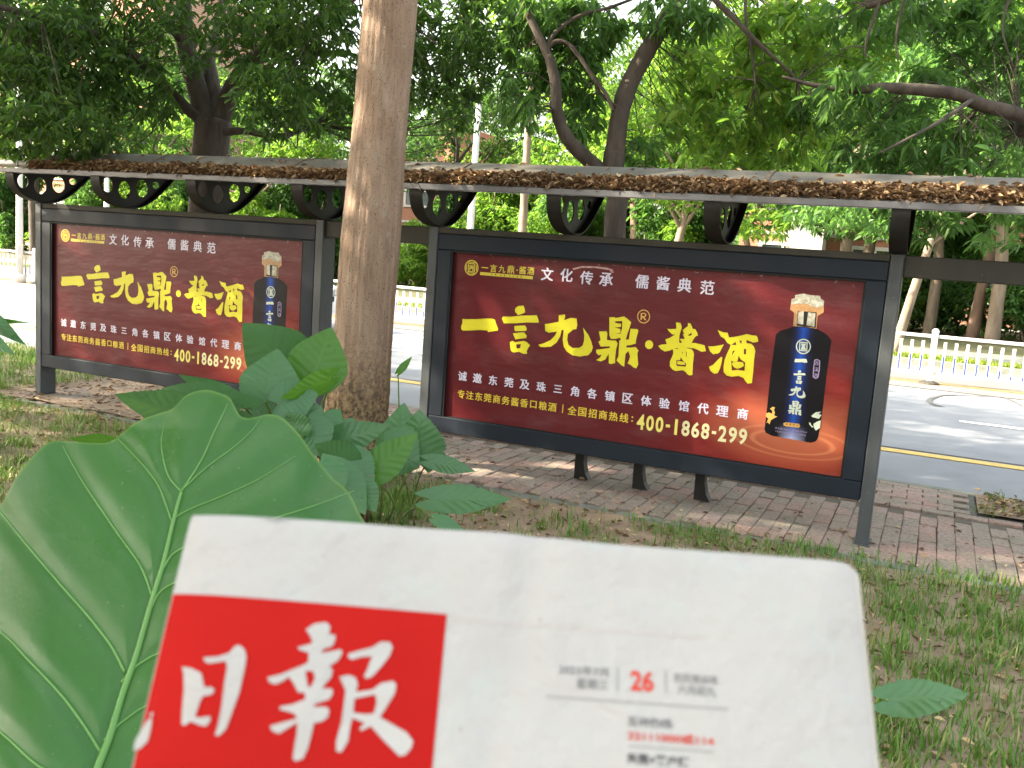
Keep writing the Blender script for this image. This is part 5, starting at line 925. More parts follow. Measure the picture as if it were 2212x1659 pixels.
BT = [(3, 20, 22, 1.0, 'at the far left edge'), (1, 130, 21, .9, 'just right of the left lamp post'), (0, 215, 22, 1.0, 'behind the first canopy bracket'), (2, 300, 23, 1.0, 'behind the second canopy bracket'), (0, 370, 21, 1.0, 'left of the third canopy bracket'),
      (2, 520, 22, 1.0, 'behind the third canopy bracket'), (1, 590, 20, 1.1, 'right of the forked tree'), (3, 660, 23, 1.1, 'behind the fourth canopy bracket'), (0, 740, 24, 1.1, 'hidden mostly by the thick trunk'), (1, 905, 23, .85, 'right of the thick trunk'),
      (0, 960, 27, 1.1, 'left of the middle lamp post'), (2, 1075, 24, 1.0, 'between lamp post and ringed trunk'), (1, 1160, 21, 1.0, 'right of the ringed trunk'), (0, 1225, 23, 1.1, 'left of the double stemmed tree'), (3, 1300, 26, 1.2, 'behind the double stemmed tree'),
      (1, 1400, 21, .95, 'right of the double stemmed tree'), (0, 1500, 23, 1.1, 'behind the seventh bracket'),  (1, 1935, 26, .8, 'behind the right post'), (3, 2040, 27, 1.0, 'above the hedge right of the right board'), (0, 2230, 24, .9, 'at the right edge')]
for i, (kd, cx, n, s, wh) in enumerate(BT):
    t = empty('bush', (gx(cx, n), n, 0.04), ('bright yellow green bush ' if kd in (1, 2) else 'deep green bush ') + 'beyond the road, ' + wh, 'bush', 'bushes beyond the road'); t.scale = (s, s, s); t.rotation_euler = (0, 0, i * 1.7)
    for nm, me in zip(('limb', 'crown'), BUSH[kd]):
        o = D.objects.new(nm, me); COL.objects.link(o); o.parent = t
# hedge and dark planting beyond the lawn
rng = np.random.default_rng(5)
Cs = []
for k in range(230):
    x = -62 + k * 0.36; n = 25.0 + 0.7 * math.sin(k * 0.7)
    Cs.append(in_blob((x, n, rng.uniform(0.5, 1.1)), (rng.uniform(.5, .8), .6, rng.uniform(.5, .95)), 44, rng, 0.3))
V, F = whorls(np.vstack(Cs), 4, 0.24, 0.45, 0.2, rng, two=True)
add('hedge', to_mesh('hedge', V, F, M['leaf_hedge']), label='long dark hedge running beyond the road at the foot of the trees', cat='hedge')
Cs = []
for k in range(150):               # far wood behind everything, reads as one mass
    x = -95 + k * 0.95; h = rng.uniform(2, 11) if not (-24 < x < -8 or -48 < x < -34 or 4 < x < 12) else rng.uniform(2, 5.5)
    for _ in range(3): Cs.append(in_blob((x + rng.normal(0, 1), 50 + rng.normal(0, 2), h * rng.uniform(.3, 1)), (2.2, 2.0, 1.9), 26, rng, 0.2))
V, F = whorls(np.vstack(Cs), 4, 0.62, 0.5, 0.3, rng, two=True)
add('distant_trees', to_mesh('distant_trees', V, F, M['leaf_mid']), kind='stuff', label='mass of distant tree foliage closing the view beyond the road', cat='trees')
# iron fence in front of the hedge at the right
fx0, fx1 = gx(2100, 26.6), gx(2330, 26.6)
M['iron'] = flat('black iron', (0.012, 0.012, 0.013), 0.5)
fe = empty('iron_fence', ((fx0 + fx1) / 2, 26.6, 0), 'black iron railing beyond the road at the right, before the brick building', 'fence')
b = MB(); b.tube([(0, 0, 0.05), (0, 0, 1.95), (0, 0, 2.05)], [0.018, 0.018, 0.002], 6); fb = b.mesh('bar', [M['iron']])
nb = int((fx1 - fx0) / 0.15)
for i in range(nb): add('bar', fb, fe, loc=(fx0 + i * 0.15 - (fx0 + fx1) / 2, 0, 0))
for z in (0.3, 1.8):
    b = MB(); b.box(fx0, fx1, 26.58, 26.62, z, z + 0.05); add('rail', b.mesh('rail', [M['iron']]), fe)
# ------------------------------------------------------------------ brick apartment blocks
def facade_brick():
    m, n, l, b = node_mat('orange facing brick')
    tc = n.new('ShaderNodeTexCoord'); sw = n.new('ShaderNodeSeparateXYZ'); cb = n.new('ShaderNodeCombineXYZ'); l.new(tc.outputs['Object'], sw.inputs[0])
    l.new(sw.outputs['X'], cb.inputs[0]); l.new(sw.outputs['Z'], cb.inputs[1])
    t = n.new('ShaderNodeTexBrick'); l.new(cb.outputs[0], t.inputs[0]); t.inputs['Scale'].default_value = 4.0; t.inputs['Color1'].default_value = (0.42, 0.16, 0.085, 1); t.inputs['Color2'].default_value = (0.34, 0.125, 0.07, 1)
    t.inputs['Mortar'].default_value = (0.40, 0.33, 0.27, 1); t.inputs['Mortar Size'].default_value = 0.02
    l.new(t.outputs[0], b.inputs['Base Color']); b.inputs['Roughness'].default_value = 0.9
    return m
M['facade'] = facade_brick(); M['band'] = mat('white render', (0.62, 0.61, 0.58), (0.50, 0.49, 0.46), 3, 0.85)
def glass_mat():
    m, n, l, b = node_mat('window glass'); b.inputs['Base Color'].default_value = (0.05, 0.07, 0.08, 1); b.inputs['Roughness'].default_value = 0.08
    l.new(ramp(n, l, noise(n, l, 0.7, 2), [(0.4, (0.03, 0.045, 0.05)), (0.7, (0.16, 0.19, 0.20))]), b.inputs['Base Color']); return m
M['glass'] = glass_mat()
def block(x0, x1, n, storeys, label, tower=None):
    t = empty('apartment_block', ((x0 + x1) / 2, n + 4, 0), label, 'building', 'brick apartment blocks beyond the trees')
    H_ = storeys * 3.0
    b = MB(); b.box(x0, x1, n, n + 9, 0, H_); add('wall', b.mesh('wall', [M['facade']]), t)
    for s in range(storeys + 1):
        b = MB(); b.box(x0 - .02, x1 + .02, n - 0.06, n + 0.002, s * 3.0 - 0.12 + 0.13, s * 3.0 + 0.14); add('band', b.mesh('band', [M['band']]), t)
    k = int((x1 - x0) / 3.4)
    for i in range(k):
        cx = x0 + 1.7 + i * 3.4
        for s in range(storeys):
            if tower and tower[0] < cx < tower[1]: continue
            z = s * 3.0 + 0.95
            f = MB()
            for (a, b_, c, d) in ((-.95, -.80, -.0, 1.8), (.80, .95, 0, 1.8), (-.80, .80, 1.66, 1.8), (-.80, .80, 0, .12), (-.04, .04, .12, 1.66), (-.80, -.05, .95, 1.02), (.05, .80, .95, 1.02)):
                f.box(cx + a, cx + b_, n - 0.075, n + 0.004, z + c, z + d)
            w_ = add('window', f.mesh('window', [M['band']]), t)
            g_ = MB(); g_.box(cx - .79, cx + .79, n - 0.025, n + 0.003, z + .13, z + 1.65); add('pane', g_.mesh('pane', [M['glass']]), w_)
    if tower:
        b = MB(); b.box(tower[0], tower[1], n - 1.2, n + 1, 0, H_ + 1); tw = add('stair_tower', b.mesh('stair_tower', [M['band']]), t)
        for s in range(storeys):
            g_ = MB(); cx = (tower[0] + tower[1]) / 2; g_.box(cx - .5, cx + .5, n - 1.23, n - 1.19, s * 3 + 1.1, s * 3 + 2.3); add('pane', g_.mesh('pane', [M['glass']]), tw)
block(gx(1590, 32), gx(2400, 32) + 3, 32, 5, 'orange brick block with white window frames right of centre, beyond the trees', (gx(1700, 32), gx(1775, 32)))
block(gx(845, 44), gx(965, 44), 44, 3, 'orange brick block half hidden by trees in the middle distance')
block(gx(-160, 33), gx(330, 33), 33, 5, 'brick block at the far left behind the white lamp post')
# ------------------------------------------------------------------ lamp posts
def lamp_post(x, n, h, r, label, lean=0.0):
    t = empty('lamp_post', (x, n, 0), label, 'lamp post', 'white lamp posts along the road')
    b = MB(); b.tube([(x, n, -0.05), (x, n, 1.3), (x + lean, n, h)], [r, r * .95, r * .5], 12); add('pole', b.mesh('pole', [M['white_metal']], True), t)
    b = MB(); b.tube([(x, n, -0.06), (x, n, 0.12), (x, n, 0.16)], [r * 1.7, r * 1.7, r], 12); add('base', b.mesh('base', [M['white_metal']], True), t)
    b = MB(); b.tube(spline([(x + lean, n, h - .02), (x + lean, n - 0.7, h + .35), (x + lean, n - 1.7, h + .4)], 5), 0.03, 8); add('arm', b.mesh('arm', [M['white_metal']], True), t)
    b = MB(); b.box(x + lean - .14, x + lean + .14, n - 2.3, n - 1.65, h + .34, h + .44, 0, .03); add('lamp_head', b.mesh('lamp_head', [M['white_metal']]), t)
lamp_post(-9.42, 13.0, 8.5, 0.085, 'white lamp post seen right of the thick trunk above the canopy', 0.05)
lamp_post(-20.62, 10.35, 7.5, 0.085, 'white lamp post standing at the railing at the far left')
lamp_post(gx(230, 15), 15.0, 3.2, 0.11, 'short white post showing through the gap above the left board')
bt = empty('palm_trunk', (-9.2, 15.3, 0), 'thin ringed pale trunk standing right of the lamp post', 'tree')
mb = MB(); zs = np.linspace(0, 7, 71); mb.tube([(-9.2 + 0.02 * math.sin(z), 15.3, z) for z in zs], [0.115 - 0.007 * z + (0.014 if i % 6 == 0 else 0) for i, z in enumerate(zs)], 12)
add('trunk', mb.mesh('trunk', [M['tan_bark']], True), bt)
fr_ = []; 
for q in range(16):
    a = q * 2.39; s0 = np.array([-9.2, 15.3, 7.0])
    for i in range(16):
        t_ = i / 15; p = s0 + np.array([math.cos(a) * t_ * 2.2, math.sin(a) * t_ * 2.2, 0.9 * math.sin(t_ * 2.6) - 0.9 * t_])
        for sg in (-1, 1): fr_.append((p, np.array([math.cos(a + sg * 1.1), math.sin(a + sg * 1.1), -0.5])))
B = np.array([f[0] for f in fr_]); Dd = np.array([f[1] for f in fr_])
V, F = leaves(B, Dd, np.full(len(B), 0.55), np.full(len(B), 0.05)); add('fronds', to_mesh('fronds', V, F, M['leaf_bright']), bt)
# ------------------------------------------------------------------ guard railing in the middle of the road
M['blue'] = flat('blue reflective strip', (0.02, 0.05, 0.45), 0.4)
gr = empty('guard_railing', (-9, 10.45, -0.06), 'white steel railing with blue strips running along the middle of the road', 'railing')
GX0, GX1, GN = -31.0, 6.4, 10.45
vars_ = []
for hh in (0.30, 0.24, 0.17, 0.10):
    b = MB(); b.box(-0.022, 0.022, -0.012, 0.012, 0.20, 0.735); b.box(-0.010, 0.010, -0.0155, -0.0125, 0.21, 0.21 + hh, 1); vars_.append(b.mesh('baluster', [M['white_metal'], M['blue']]))
wave = [0, 0, 0, 1, 1, 2, 3, 3, 3, 2, 1, 1, 0, 0, 0, 0]
b = MB(); b.tube([(0, 0, 0.0), (0, 0, 0.03), (0, 0, 0.06)], [0.16, 0.14, 0.06], 12, 1); b.box(-0.045, 0.045, -0.045, 0.045, 0.05, 0.80, 0, 0.006); b.tube([(0, 0, .80), (0, 0, .84), (0, 0, .875), (0, 0, .885)], [0.05, 0.055, 0.035, 0.005], 10)
pm = b.mesh('post', [M['white_metal'], M['rail']])
off = 0.27 - math.floor((0.27 - GX0) / 2.56) * 2.56
x = off; k = 0
while x < GX1 + 0.1:
    add('post', pm, gr, loc=(x + 9, 0, 0))
    if x + 2.56 < GX1 + 2.6:
        b = MB(); b.box(x + .046, x + 2.514, GN - 0.02, GN + 0.02, 0.675, 0.725, 0, 0.006); add('top_bar', b.mesh('top_bar', [M['white_metal']]), gr)
        b = MB(); b.box(x + .046, x + 2.514, GN - 0.016, GN + 0.016, 0.10, 0.14, 0, 0.004); add('bottom_bar', b.mesh('bottom_bar', [M['white_metal']]), gr)
        for i in range(15):
            add('baluster', vars_[wave[i]], gr, loc=(x + 0.16 * (i + 1) + 9, 0, -0.055))
    x += 2.56
# ------------------------------------------------------------------ white car coming along the road
M['car_white'] = mat('white car paint', (0.80, 0.80, 0.80), (0.76, 0.76, 0.77), 3, 0.18); M['tyre'] = flat('tyre rubber', (0.02, 0.02, 0.02), 0.8)
M['chrome'] = mat('alloy', (0.55, 0.55, 0.56), (0.4, 0.4, 0.42), 5, 0.3, metal=0.8)
car = empty('parked_car', (-11.75, 7.6, -0.06), 'white car on the road, mostly hidden behind the left board and the thick trunk', 'car')
def car_body():
    # side profile (x forward = +x, z), lofted over the width with tumblehome
    low = [(-2.2, .30), (-2.22, .62), (-2.12, .92), (-1.75, .98), (-1.25, 1.38), (-0.5, 1.47), (0.2, 1.44), (0.95, 1.02), (1.75, .90), (2.10, .74), (2.2, .55), (2.18, .28)]
    P = [tuple(q) for q in spline([(a, b) for a, b in low], 4)]
    V = []; F = []; ys = [-0.86, -0.84, -0.70, 0.70, 0.84, 0.86]
    for y in ys:
        for (a, b) in P:
            k = 0 if abs(y) > .85 else (0.5 if abs(y) > .8 else 1)
            zz_ = b if b < 0.75 else 0.75 + (b - 0.75) * (0.25 if k == 0 else (0.70 if k == 0.5 else 1.0))
            xx = a * (0.985 if k == 0 else 0.995 if k == .5 else 1.0)
            V.append((xx, y * (1 if b < 0.95 or k == 1 else 0.93), zz_))
    m_ = len(P)
    for j in range(len(ys) - 1):
        for i in range(m_ - 1): F.append((j * m_ + i, j * m_ + i + 1, (j + 1) * m_ + i + 1, (j + 1) * m_ + i))
    F.append(tuple(range(m_ - 1, -1, -1))); F.append(tuple((len(ys) - 1) * m_ + i for i in range(m_)))
    return to_mesh('body', V, F, M['car_white'], smooth=False)
add('body', car_body(), car, loc=(0, 0, 0))
b = MB(); b.add([(0.98, -.62, 1.025), (0.98, .62, 1.025), (0.30, .60, 1.415), (0.30, -.60, 1.415)], [(0, 1, 2, 3)]); o = add('windscreen', b.mesh('windscreen', [M['glass']]), car, loc=(0.03, 0, 0.02))
for s in (-1, 1):
    b = MB(); b.box(2.10, 2.19, s * .70 - .13, s * .70 + .13, .60, .74, 0, .02); add('headlight', b.mesh('headlight', [M['chrome']]), car, loc=(0.02, 0, 0))
    for xw in (-1.35, 1.40):
        b = MB(); b.tube([(xw, s * .70, .31), (xw, s * .88, .31)], .31, 24); wl = add('wheel', b.mesh('wheel', [M['tyre']]), car, loc=(0, 0, 0))
        b = MB(); b.tube([(xw, s * .875, .31), (xw, s * .89, .31)], .20, 16); add('rim', b.mesh('rim', [M['chrome']]), wl, loc=(0, 0, 0))
b = MB(); b.box(2.185, 2.235, -.55, .55, .50, .60, 0, .01); add('grille', b.mesh('grille', [M['dark_gap']]), car, loc=(0.0, 0, 0))
b = MB(); b.box(2.225, 2.245, -.22, .22, .33, .46); add('number_plate', b.mesh('number_plate', [M['ink_black']]), car, loc=(0, 0, 0))
# ------------------------------------------------------------------ grass, litter on the ground
def blades(n, fpos, hmin, hmax, w_, rng):
    P = fpos(n); n = len(P); a = rng.uniform(0, 6.28, n); h = rng.uniform(hmin, hmax, n); ln = rng.uniform(0.1, 0.75, n) * h
    s = np.stack([np.cos(a), np.sin(a), np.zeros(n)], 1); t = np.stack([-np.sin(a), np.cos(a), np.zeros(n)], 1)
    ww = (w_ * rng.uniform(.6, 1.3, n))[:, None]
    up = np.array([0, 0, 1.0]); hh = h[:, None]; l_ = ln[:, None]
    v = [P - s * ww, P + s * ww, P + up * hh * .6 + t * l_ * .35 + s * ww * .8, P + up * hh * .6 + t * l_ * .35 - s * ww * .8, P + up * hh * .92 + t * l_]
    V = np.stack(v, 1).reshape(-1, 3); b = np.arange(n)[:, None] * 5
    F = np.concatenate([b + np.array([0, 1, 2]), b + np.array([0, 2, 3]), b + np.array([3, 2, 4])], 1).reshape(-1, 3); return V, F
def lawn_points(dens):
    def f(n):
        x = RNG.uniform(-13, 5, n); y = RNG.uniform(-5.3, -0.36, n)
        p = np.sin(x * 1.9 + 1.2 * np.sin(y * 1.4)) * np.sin(y * 2.3 + 0.8 * np.sin(x * 1.1)) + 0.45 * np.sin(x * 6.3 + y * 3.1) * np.sin(y * 7.7 - x * 2)
        left = np.clip((-x - 3.5) / 2, 0, 1); right = np.clip((x - 0.4) / 1.0, 0, 1) * np.clip((-y - 0.6) / 0.8, 0, 1)
        keep = RNG.uniform(0, 1, n) < dens * np.clip(0.10 + 0.62 * (p > 0.15) + 0.35 * left + 0.55 * right, 0, 1)
        x, y = x[keep], y[keep]; return np.stack([x, y, bumps(x, y) - 0.004], 1)
    return f
M['grass'] = leaf_mat('grass blade', [(0.0, (0.065, 0.17, 0.022)), (0.6, (0.105, 0.24, 0.032)), (0.85, (0.18, 0.24, 0.06)), (1.0, (0.36, 0.31, 0.15))], 0.3, (0.16, 0.28, 0.04))
M['litter'] = leaf_mat('dead leaf', [(0.0, (0.07, 0.04, 0.024)), (0.35, (0.17, 0.105, 0.062)), (0.65, (0.30, 0.20, 0.115)), (0.88, (0.46, 0.33, 0.19)), (1.0, (0.60, 0.47, 0.27))], 0.15, (0.3, 0.15, 0.05), 0.7)
parts = [blades(240000, lawn_points(1.0), 0.02, 0.075, 0.0022, RNG)]
def tufts(centres, n, r, hmin, hmax, w_):
    P = np.repeat(centres, n, 0) + np.concatenate([RNG.normal(0, r, (len(centres) * n, 2)), np.zeros((len(centres) * n, 1))], 1)
    return blades(len(P), lambda k: P, hmin, hmax, w_, RNG)
tc_ = [(RNG.uniform(-1.6, 0.9), RNG.uniform(-1.3, -0.45), 0) for _ in range(55)] + [(RNG.uniform(0.2, 1.6), RNG.uniform(-3.8, -0.7), 0) for _ in range(360)] + [(RNG.uniform(-1.0, 1.4), -0.33 + RNG.normal(0, .04), 0) for _ in range(24)] \
    + [(-2.5 + RNG.normal(0, .35), -1.0 + RNG.normal(0, .3), 0) for _ in range(60)] + [(RNG.uniform(-9, -4), RNG.uniform(-3.2, -0.5), 0) for _ in range(420)]
parts.append(tufts(np.array(tc_), 26, 0.05, 0.03, 0.10, 0.0034))
tc2 = [(RNG.uniform(0.7, 2.8), RNG.uniform(1.34, 1.9), 0) for _ in range(40)] + [(RNG.uniform(-13, -5.4), RNG.uniform(1.3, 2.0), 0) for _ in range(330)] + [(RNG.uniform(-13, -7.1), RNG.uniform(-.3, 1.3), 0) for _ in range(450)]
parts.append(tufts(np.array(tc2), 24, 0.05, 0.04, 0.12, 0.0032))
V, F = cat_leaves(parts); add('grass', to_mesh('grass', V, F, M['grass']), kind='stuff', label='patchy green grass on the lawn in front of the boards', cat='grass')
xg = RNG.uniform(-45, 12, 60000); yg = RNG.uniform(14.12, 15.0, 60000)
V, F = blades(60000, lambda k: np.stack([xg, yg, np.full(60000, 0.05)], 1), 0.03, 0.09, 0.010, RNG)
M['grass2'] = leaf_mat('sunlit verge grass', [(0.0, (0.10, 0.17, 0.02)), (0.6, (0.15, 0.22, 0.025)), (1.0, (0.26, 0.27, 0.05))], 0.4, (0.3, 0.4, 0.04))
add('verge_grass', to_mesh('verge_grass', V, F, M['grass2']), kind='stuff', label='sunlit yellow green grass strip beyond the road', cat='grass')
def litter(P, L, wr, flat_, rng):
    n = len(P); a = rng.uniform(0, 6.28, n); d = np.stack([np.cos(a), np.sin(a), rng.normal(0, flat_, n)], 1)
    ln = L * rng.uniform(.5, 1.35, n); return leaves(P, d, ln, ln * wr * rng.uniform(.6, 1.3, n), fold=0.4, bend=0.12 * 1.0, rng=rng)
n = 19000; x = RNG.uniform(-12, 5, n); y = RNG.uniform(-5.2, -0.36, n)
P = np.stack([x, y, bumps(x, y) + 0.004 + RNG.uniform(0, .012, n)], 1)
L1 = litter(P, 0.045, 0.35, 0.15, RNG)
n = 700; x = RNG.uniform(-7, 4.5, n); y = np.abs(RNG.normal(0, 0.75, n)) - 0.26
P = np.stack([x, y, RNG.uniform(0.005, 0.014, n)], 1); P = P[P[:, 1] < 1.9]; L2 = litter(P, 0.040, 0.35, 0.15, RNG)
n = 900; P = np.stack([RNG.uniform(0.7, 3, n), RNG.uniform(1.3, 1.92, n), RNG.uniform(0.015, 0.04, n)], 1); L3 = litter(P, 0.05, 0.35, 0.2, RNG)
n = 1300; P = np.stack([RNG.uniform(-8.5, -3.6, n), RNG.uniform(-0.25, 1.22, n), RNG.uniform(0.002, 0.03, n)], 1); L4 = litter(P, 0.05, 0.28, 0.12, RNG)
V, F = cat_leaves([L1, L2, L3, L4]); add('leaf_litter', to_mesh('leaf_litter', V, F, M['litter']), kind='stuff', label='brown fallen leaves scattered over lawn and paving', cat='leaves')
# drift of dead leaves on the canopy, resting on the arch behind the lip
def drift(n, x0, x1, seed):
    rng = np.random.default_rng(seed); x = rng.uniform(x0, x1, n)
    reach = 0.056 + 0.010 * np.sin(x * 2.1) + 0.008 * np.sin(x * 5.3 + 1) + 0.016 * np.clip((x + 4.5) / 1.5, 0, 1) + 0.016 * np.clip((x + 2.2) / 1.0, 0, 1) + 0.006 * np.sin(x * 11)
    t = rng.uniform(0, 1, n) ** 0.85
    y = -0.268 + t * reach
    zr = np.array([roof_z(v) for v in y]); top = 0.006 + 0.030 * np.clip(1 - t, 0, 1) ** 0.5
    # the heap fills the corner between lip and arch
    z = zr + rng.uniform(0.0, 1, n) * np.minimum(top, 0.045) + 0.004
    P = np.stack([x, y, z], 1)
    a = rng.uniform(0, 6.28, n); d = np.stack([np.cos(a), np.sin(a) * 0.7, rng.normal(0.05, 0.38, n)], 1)
    ln = 0.047 * rng.uniform(.4, 1.4, n)
    return leaves(P, d, ln, ln * rng.uniform(.22, .52, n), fold=0.45, bend=0.10, rng=rng)
n = 160; xs_ = RNG.uniform(-6.3, 2.4, n); ys_ = RNG.uniform(-0.15, 0.14, n)
sc_ = litter(np.stack([xs_, ys_, np.array([roof_z(v) for v in ys_]) + 0.006], 1), 0.05, 0.35, 0.2, RNG)
V, F = cat_leaves([drift(26000, -6.5, 2.6, 3), sc_]); add('roof_leaves', to_mesh('roof_leaves', V, F, M['litter']), kind='stuff', label='drift of brown dead leaves along the front of the canopy', cat='leaves')

# ------------------------------------------------------------------ leafy plants
M['big_leaf'] = None
def elephant_mat(name, base, vein, edge):
    m, n, l, b = node_mat(name)
    at = n.new('ShaderNodeAttribute'); at.attribute_name = 'vein'
    c = ramp(n, l, noise(n, l, 5, 6), [(0.3, base), (0.7, tuple(v * 1.25 for v in base))])
    f2 = noise(n, l, 90, 5); c = mix(n, l, ramp(n, l, f2, [(0.4, (0, 0, 0)), (0.9, (0.35, 0.35, 0.35))]), c, tuple(v * 1.5 for v in base))
    sp = ramp(n, l, noise(n, l, 24, 3), [(0.715, (0, 0, 0)), (0.735, (1, 1, 1))]); c = mix(n, l, sp, c, (0.035, 0.05, 0.02))
    du = ramp(n, l, noise(n, l, 130, 4), [(0.66, (0, 0, 0)), (0.74, (0.7, 0.7, 0.7))]); c = mix(n, l, du, c, (0.16, 0.22, 0.14))
    yl = ramp(n, l, noise(n, l, 3.2, 3), [(0.52, (0, 0, 0)), (0.72, (0.5, 0.5, 0.5))]); c = mix(n, l, yl, c, (0.05, 0.15, 0.015))
    sx = n.new('ShaderNodeSeparateColor'); l.new(at.outputs['Color'], sx.inputs[0])
    c = mix(n, l, sx.outputs[0], c, vein); c = mix(n, l, sx.outputs[1], c, edge)
    l.new(c, b.inputs['Base Color']); b.inputs['Roughness'].default_value = 0.36; b.inputs['Specular IOR Level'].default_value = 0.42
    l.new(ramp(n, l, noise(n, l, 9, 6, (1, 1, 1)), [(0.3, (0.24,) * 3), (0.7, (0.42,) * 3)]), b.inputs['Roughness'])
    bump(n, l, b, noise(n, l, 55, 5), 0.16, 0.004)
    t = n.new('ShaderNodeBsdfTranslucent'); tc = mix(n, l, 0.6, c, (0.16, 0.34, 0.04)); l.new(tc, t.inputs[0])
    ms = n.new('ShaderNodeMixShader'); ms.inputs[0].default_value = 0.22
    l.new(b.outputs[0], ms.inputs[1]); l.new(t.outputs[0], ms.inputs[2]); l.new(ms.outputs[0], n['Material Output'].inputs[0])
    return m
M['big_leaf'] = elephant_mat('glossy elephant ear leaf', (0.022, 0.105, 0.018), (0.022, 0.105, 0.018), (0.09, 0.20, 0.035))
M['vein'] = mat('pale leaf vein', (0.085, 0.235, 0.050), (0.105, 0.265, 0.060), 12, 0.4)
M['plant_leaf'] = elephant_mat('undergrowth leaf', (0.055, 0.150, 0.062), (0.075, 0.18, 0.075), (0.06, 0.15, 0.05))
M['plant_leaf2'] = elephant_mat('yellow green undergrowth leaf', (0.045, 0.150, 0.012), (0.075, 0.20, 0.02), (0.06, 0.17, 0.02))  # yellower green paints in the backlight on the bright leaves
M['stalk'] = mat('green stalk', (0.09, 0.17, 0.035), (0.13, 0.22, 0.05), 8, 0.5); M['brown_stalk'] = mat('brown stalk', (0.12, 0.075, 0.045), (0.2, 0.13, 0.08), 8, 0.7)
def seg_dist(P, A, B):
    AB = B - A; t = np.clip(((P - A) @ AB) / (AB @ AB + 1e-12), 0, 1); return np.linalg.norm(P - (A + t[:, None] * AB), axis=1), t
def star_leaf(name, outline, centre, veins, scale, frame, depth_fn, m, rings=70, steps=360, vein_w=1.0, thick=0.0008, wav=(0, 0, 0)):
    """outline, centre, veins in flat leaf units; frame(u, v, w) -> world, w = out of the leaf"""
    O = spline(list(outline) + [outline[0]], 8)[:-1]
    seg = np.linalg.norm(np.diff(np.vstack([O, O[:1]]), axis=0), axis=1); cum = np.concatenate([[0], np.cumsum(seg)])
    s = np.linspace(0, cum[-1], steps, endpoint=False); Oc = np.vstack([O, O[:1]])
    O = np.stack([np.interp(s, cum, Oc[:, 0]), np.interp(s, cum, Oc[:, 1])], 1)
    T = np.linspace(0, 1, rings + 1)[1:] ** 0.8; c = np.array(centre, float)
    P = np.vstack([c[None]] + [c + (O - c) * t for t in T])
    tt = np.concatenate([[0], np.repeat(T, steps)])
    col = np.zeros(len(P)); w_ = depth_fn(P) if depth_fn else np.zeros(len(P)); near = np.full(len(P), 1e9)
    for V_, r0, r1 in veins:
        V_ = spline(V_, 5) if len(V_) > 2 else np.array(V_, float); L = len(V_)
        for i in range(L - 1):
            d, t = seg_dist(P, V_[i], V_[i + 1]); r = (r0 + (r1 - r0) * (i + t) / (L - 1)) * vein_w
            col = np.maximum(col, np.clip(1.35 - d / r, 0, 1)); near = np.minimum(near, d)
            w_ = w_ + 0 * d
    pil = np.clip(near / scale, 0, 1)
    w_ = w_ + wav[0] * (1 - np.exp(-(near / scale) ** 2 * 6)) + wav[1] * col
    edge = np.clip((tt - 0.985) / 0.012, 0, 1)
    V = np.array([frame(P[i, 0], P[i, 1], w_[i]) for i in range(len(P))])
    F = [(0, 1 + k, 1 + (k + 1) % steps) for k in range(steps)]
    for r in range(len(T) - 1):
        a = 1 + r * steps; b_ = a + steps
        for k in range(steps): F.append((a + k, b_ + k, b_ + (k + 1) % steps, a + (k + 1) % steps))
    me = to_mesh(name, V, F, m, smooth=True)
    ca = me.color_attributes.new('vein', 'FLOAT_COLOR', 'POINT')
    ca.data.foreach_set('color', np.stack([col, edge, edge * 0, edge * 0 + 1], 1).astype(np.float32).ravel())
    return me
# the big leaf in front: outline in picture units of a plane 1.15 m in front of the lens, tilted back
R4 = lambda L: [(a / 1.658, 658 + b / 1.658) for a, b in L]
out_ = R4([(-330, 1180), (-230, 950), (-90, 790), (0, 716), (20, 690), (60, 615), (130, 530), (185, 490), (260, 491), (340, 496), (400, 490), (440, 458), (500, 415), (570, 390), (620, 372), (660, 330), (700, 311), (745, 306), (790, 318), (822, 332),
           (838, 360), (858, 396), (885, 407), (920, 402), (960, 393), (1005, 402), (1045, 435), (1080, 475), (1110, 520), (1145, 565), (1190, 620), (1240, 662), (1268, 705), (1290, 755), (1330, 808), (1390, 900), (1440, 1020), (1430, 1180), (1330, 1360), (1130, 1530),
           (900, 1700), (640, 1790), (440, 1730), (330, 1700), (180, 1830), (-60, 1850), (-260, 1700), (-360, 1440)])
def xy(L): return [(a, b) for a, b in L]
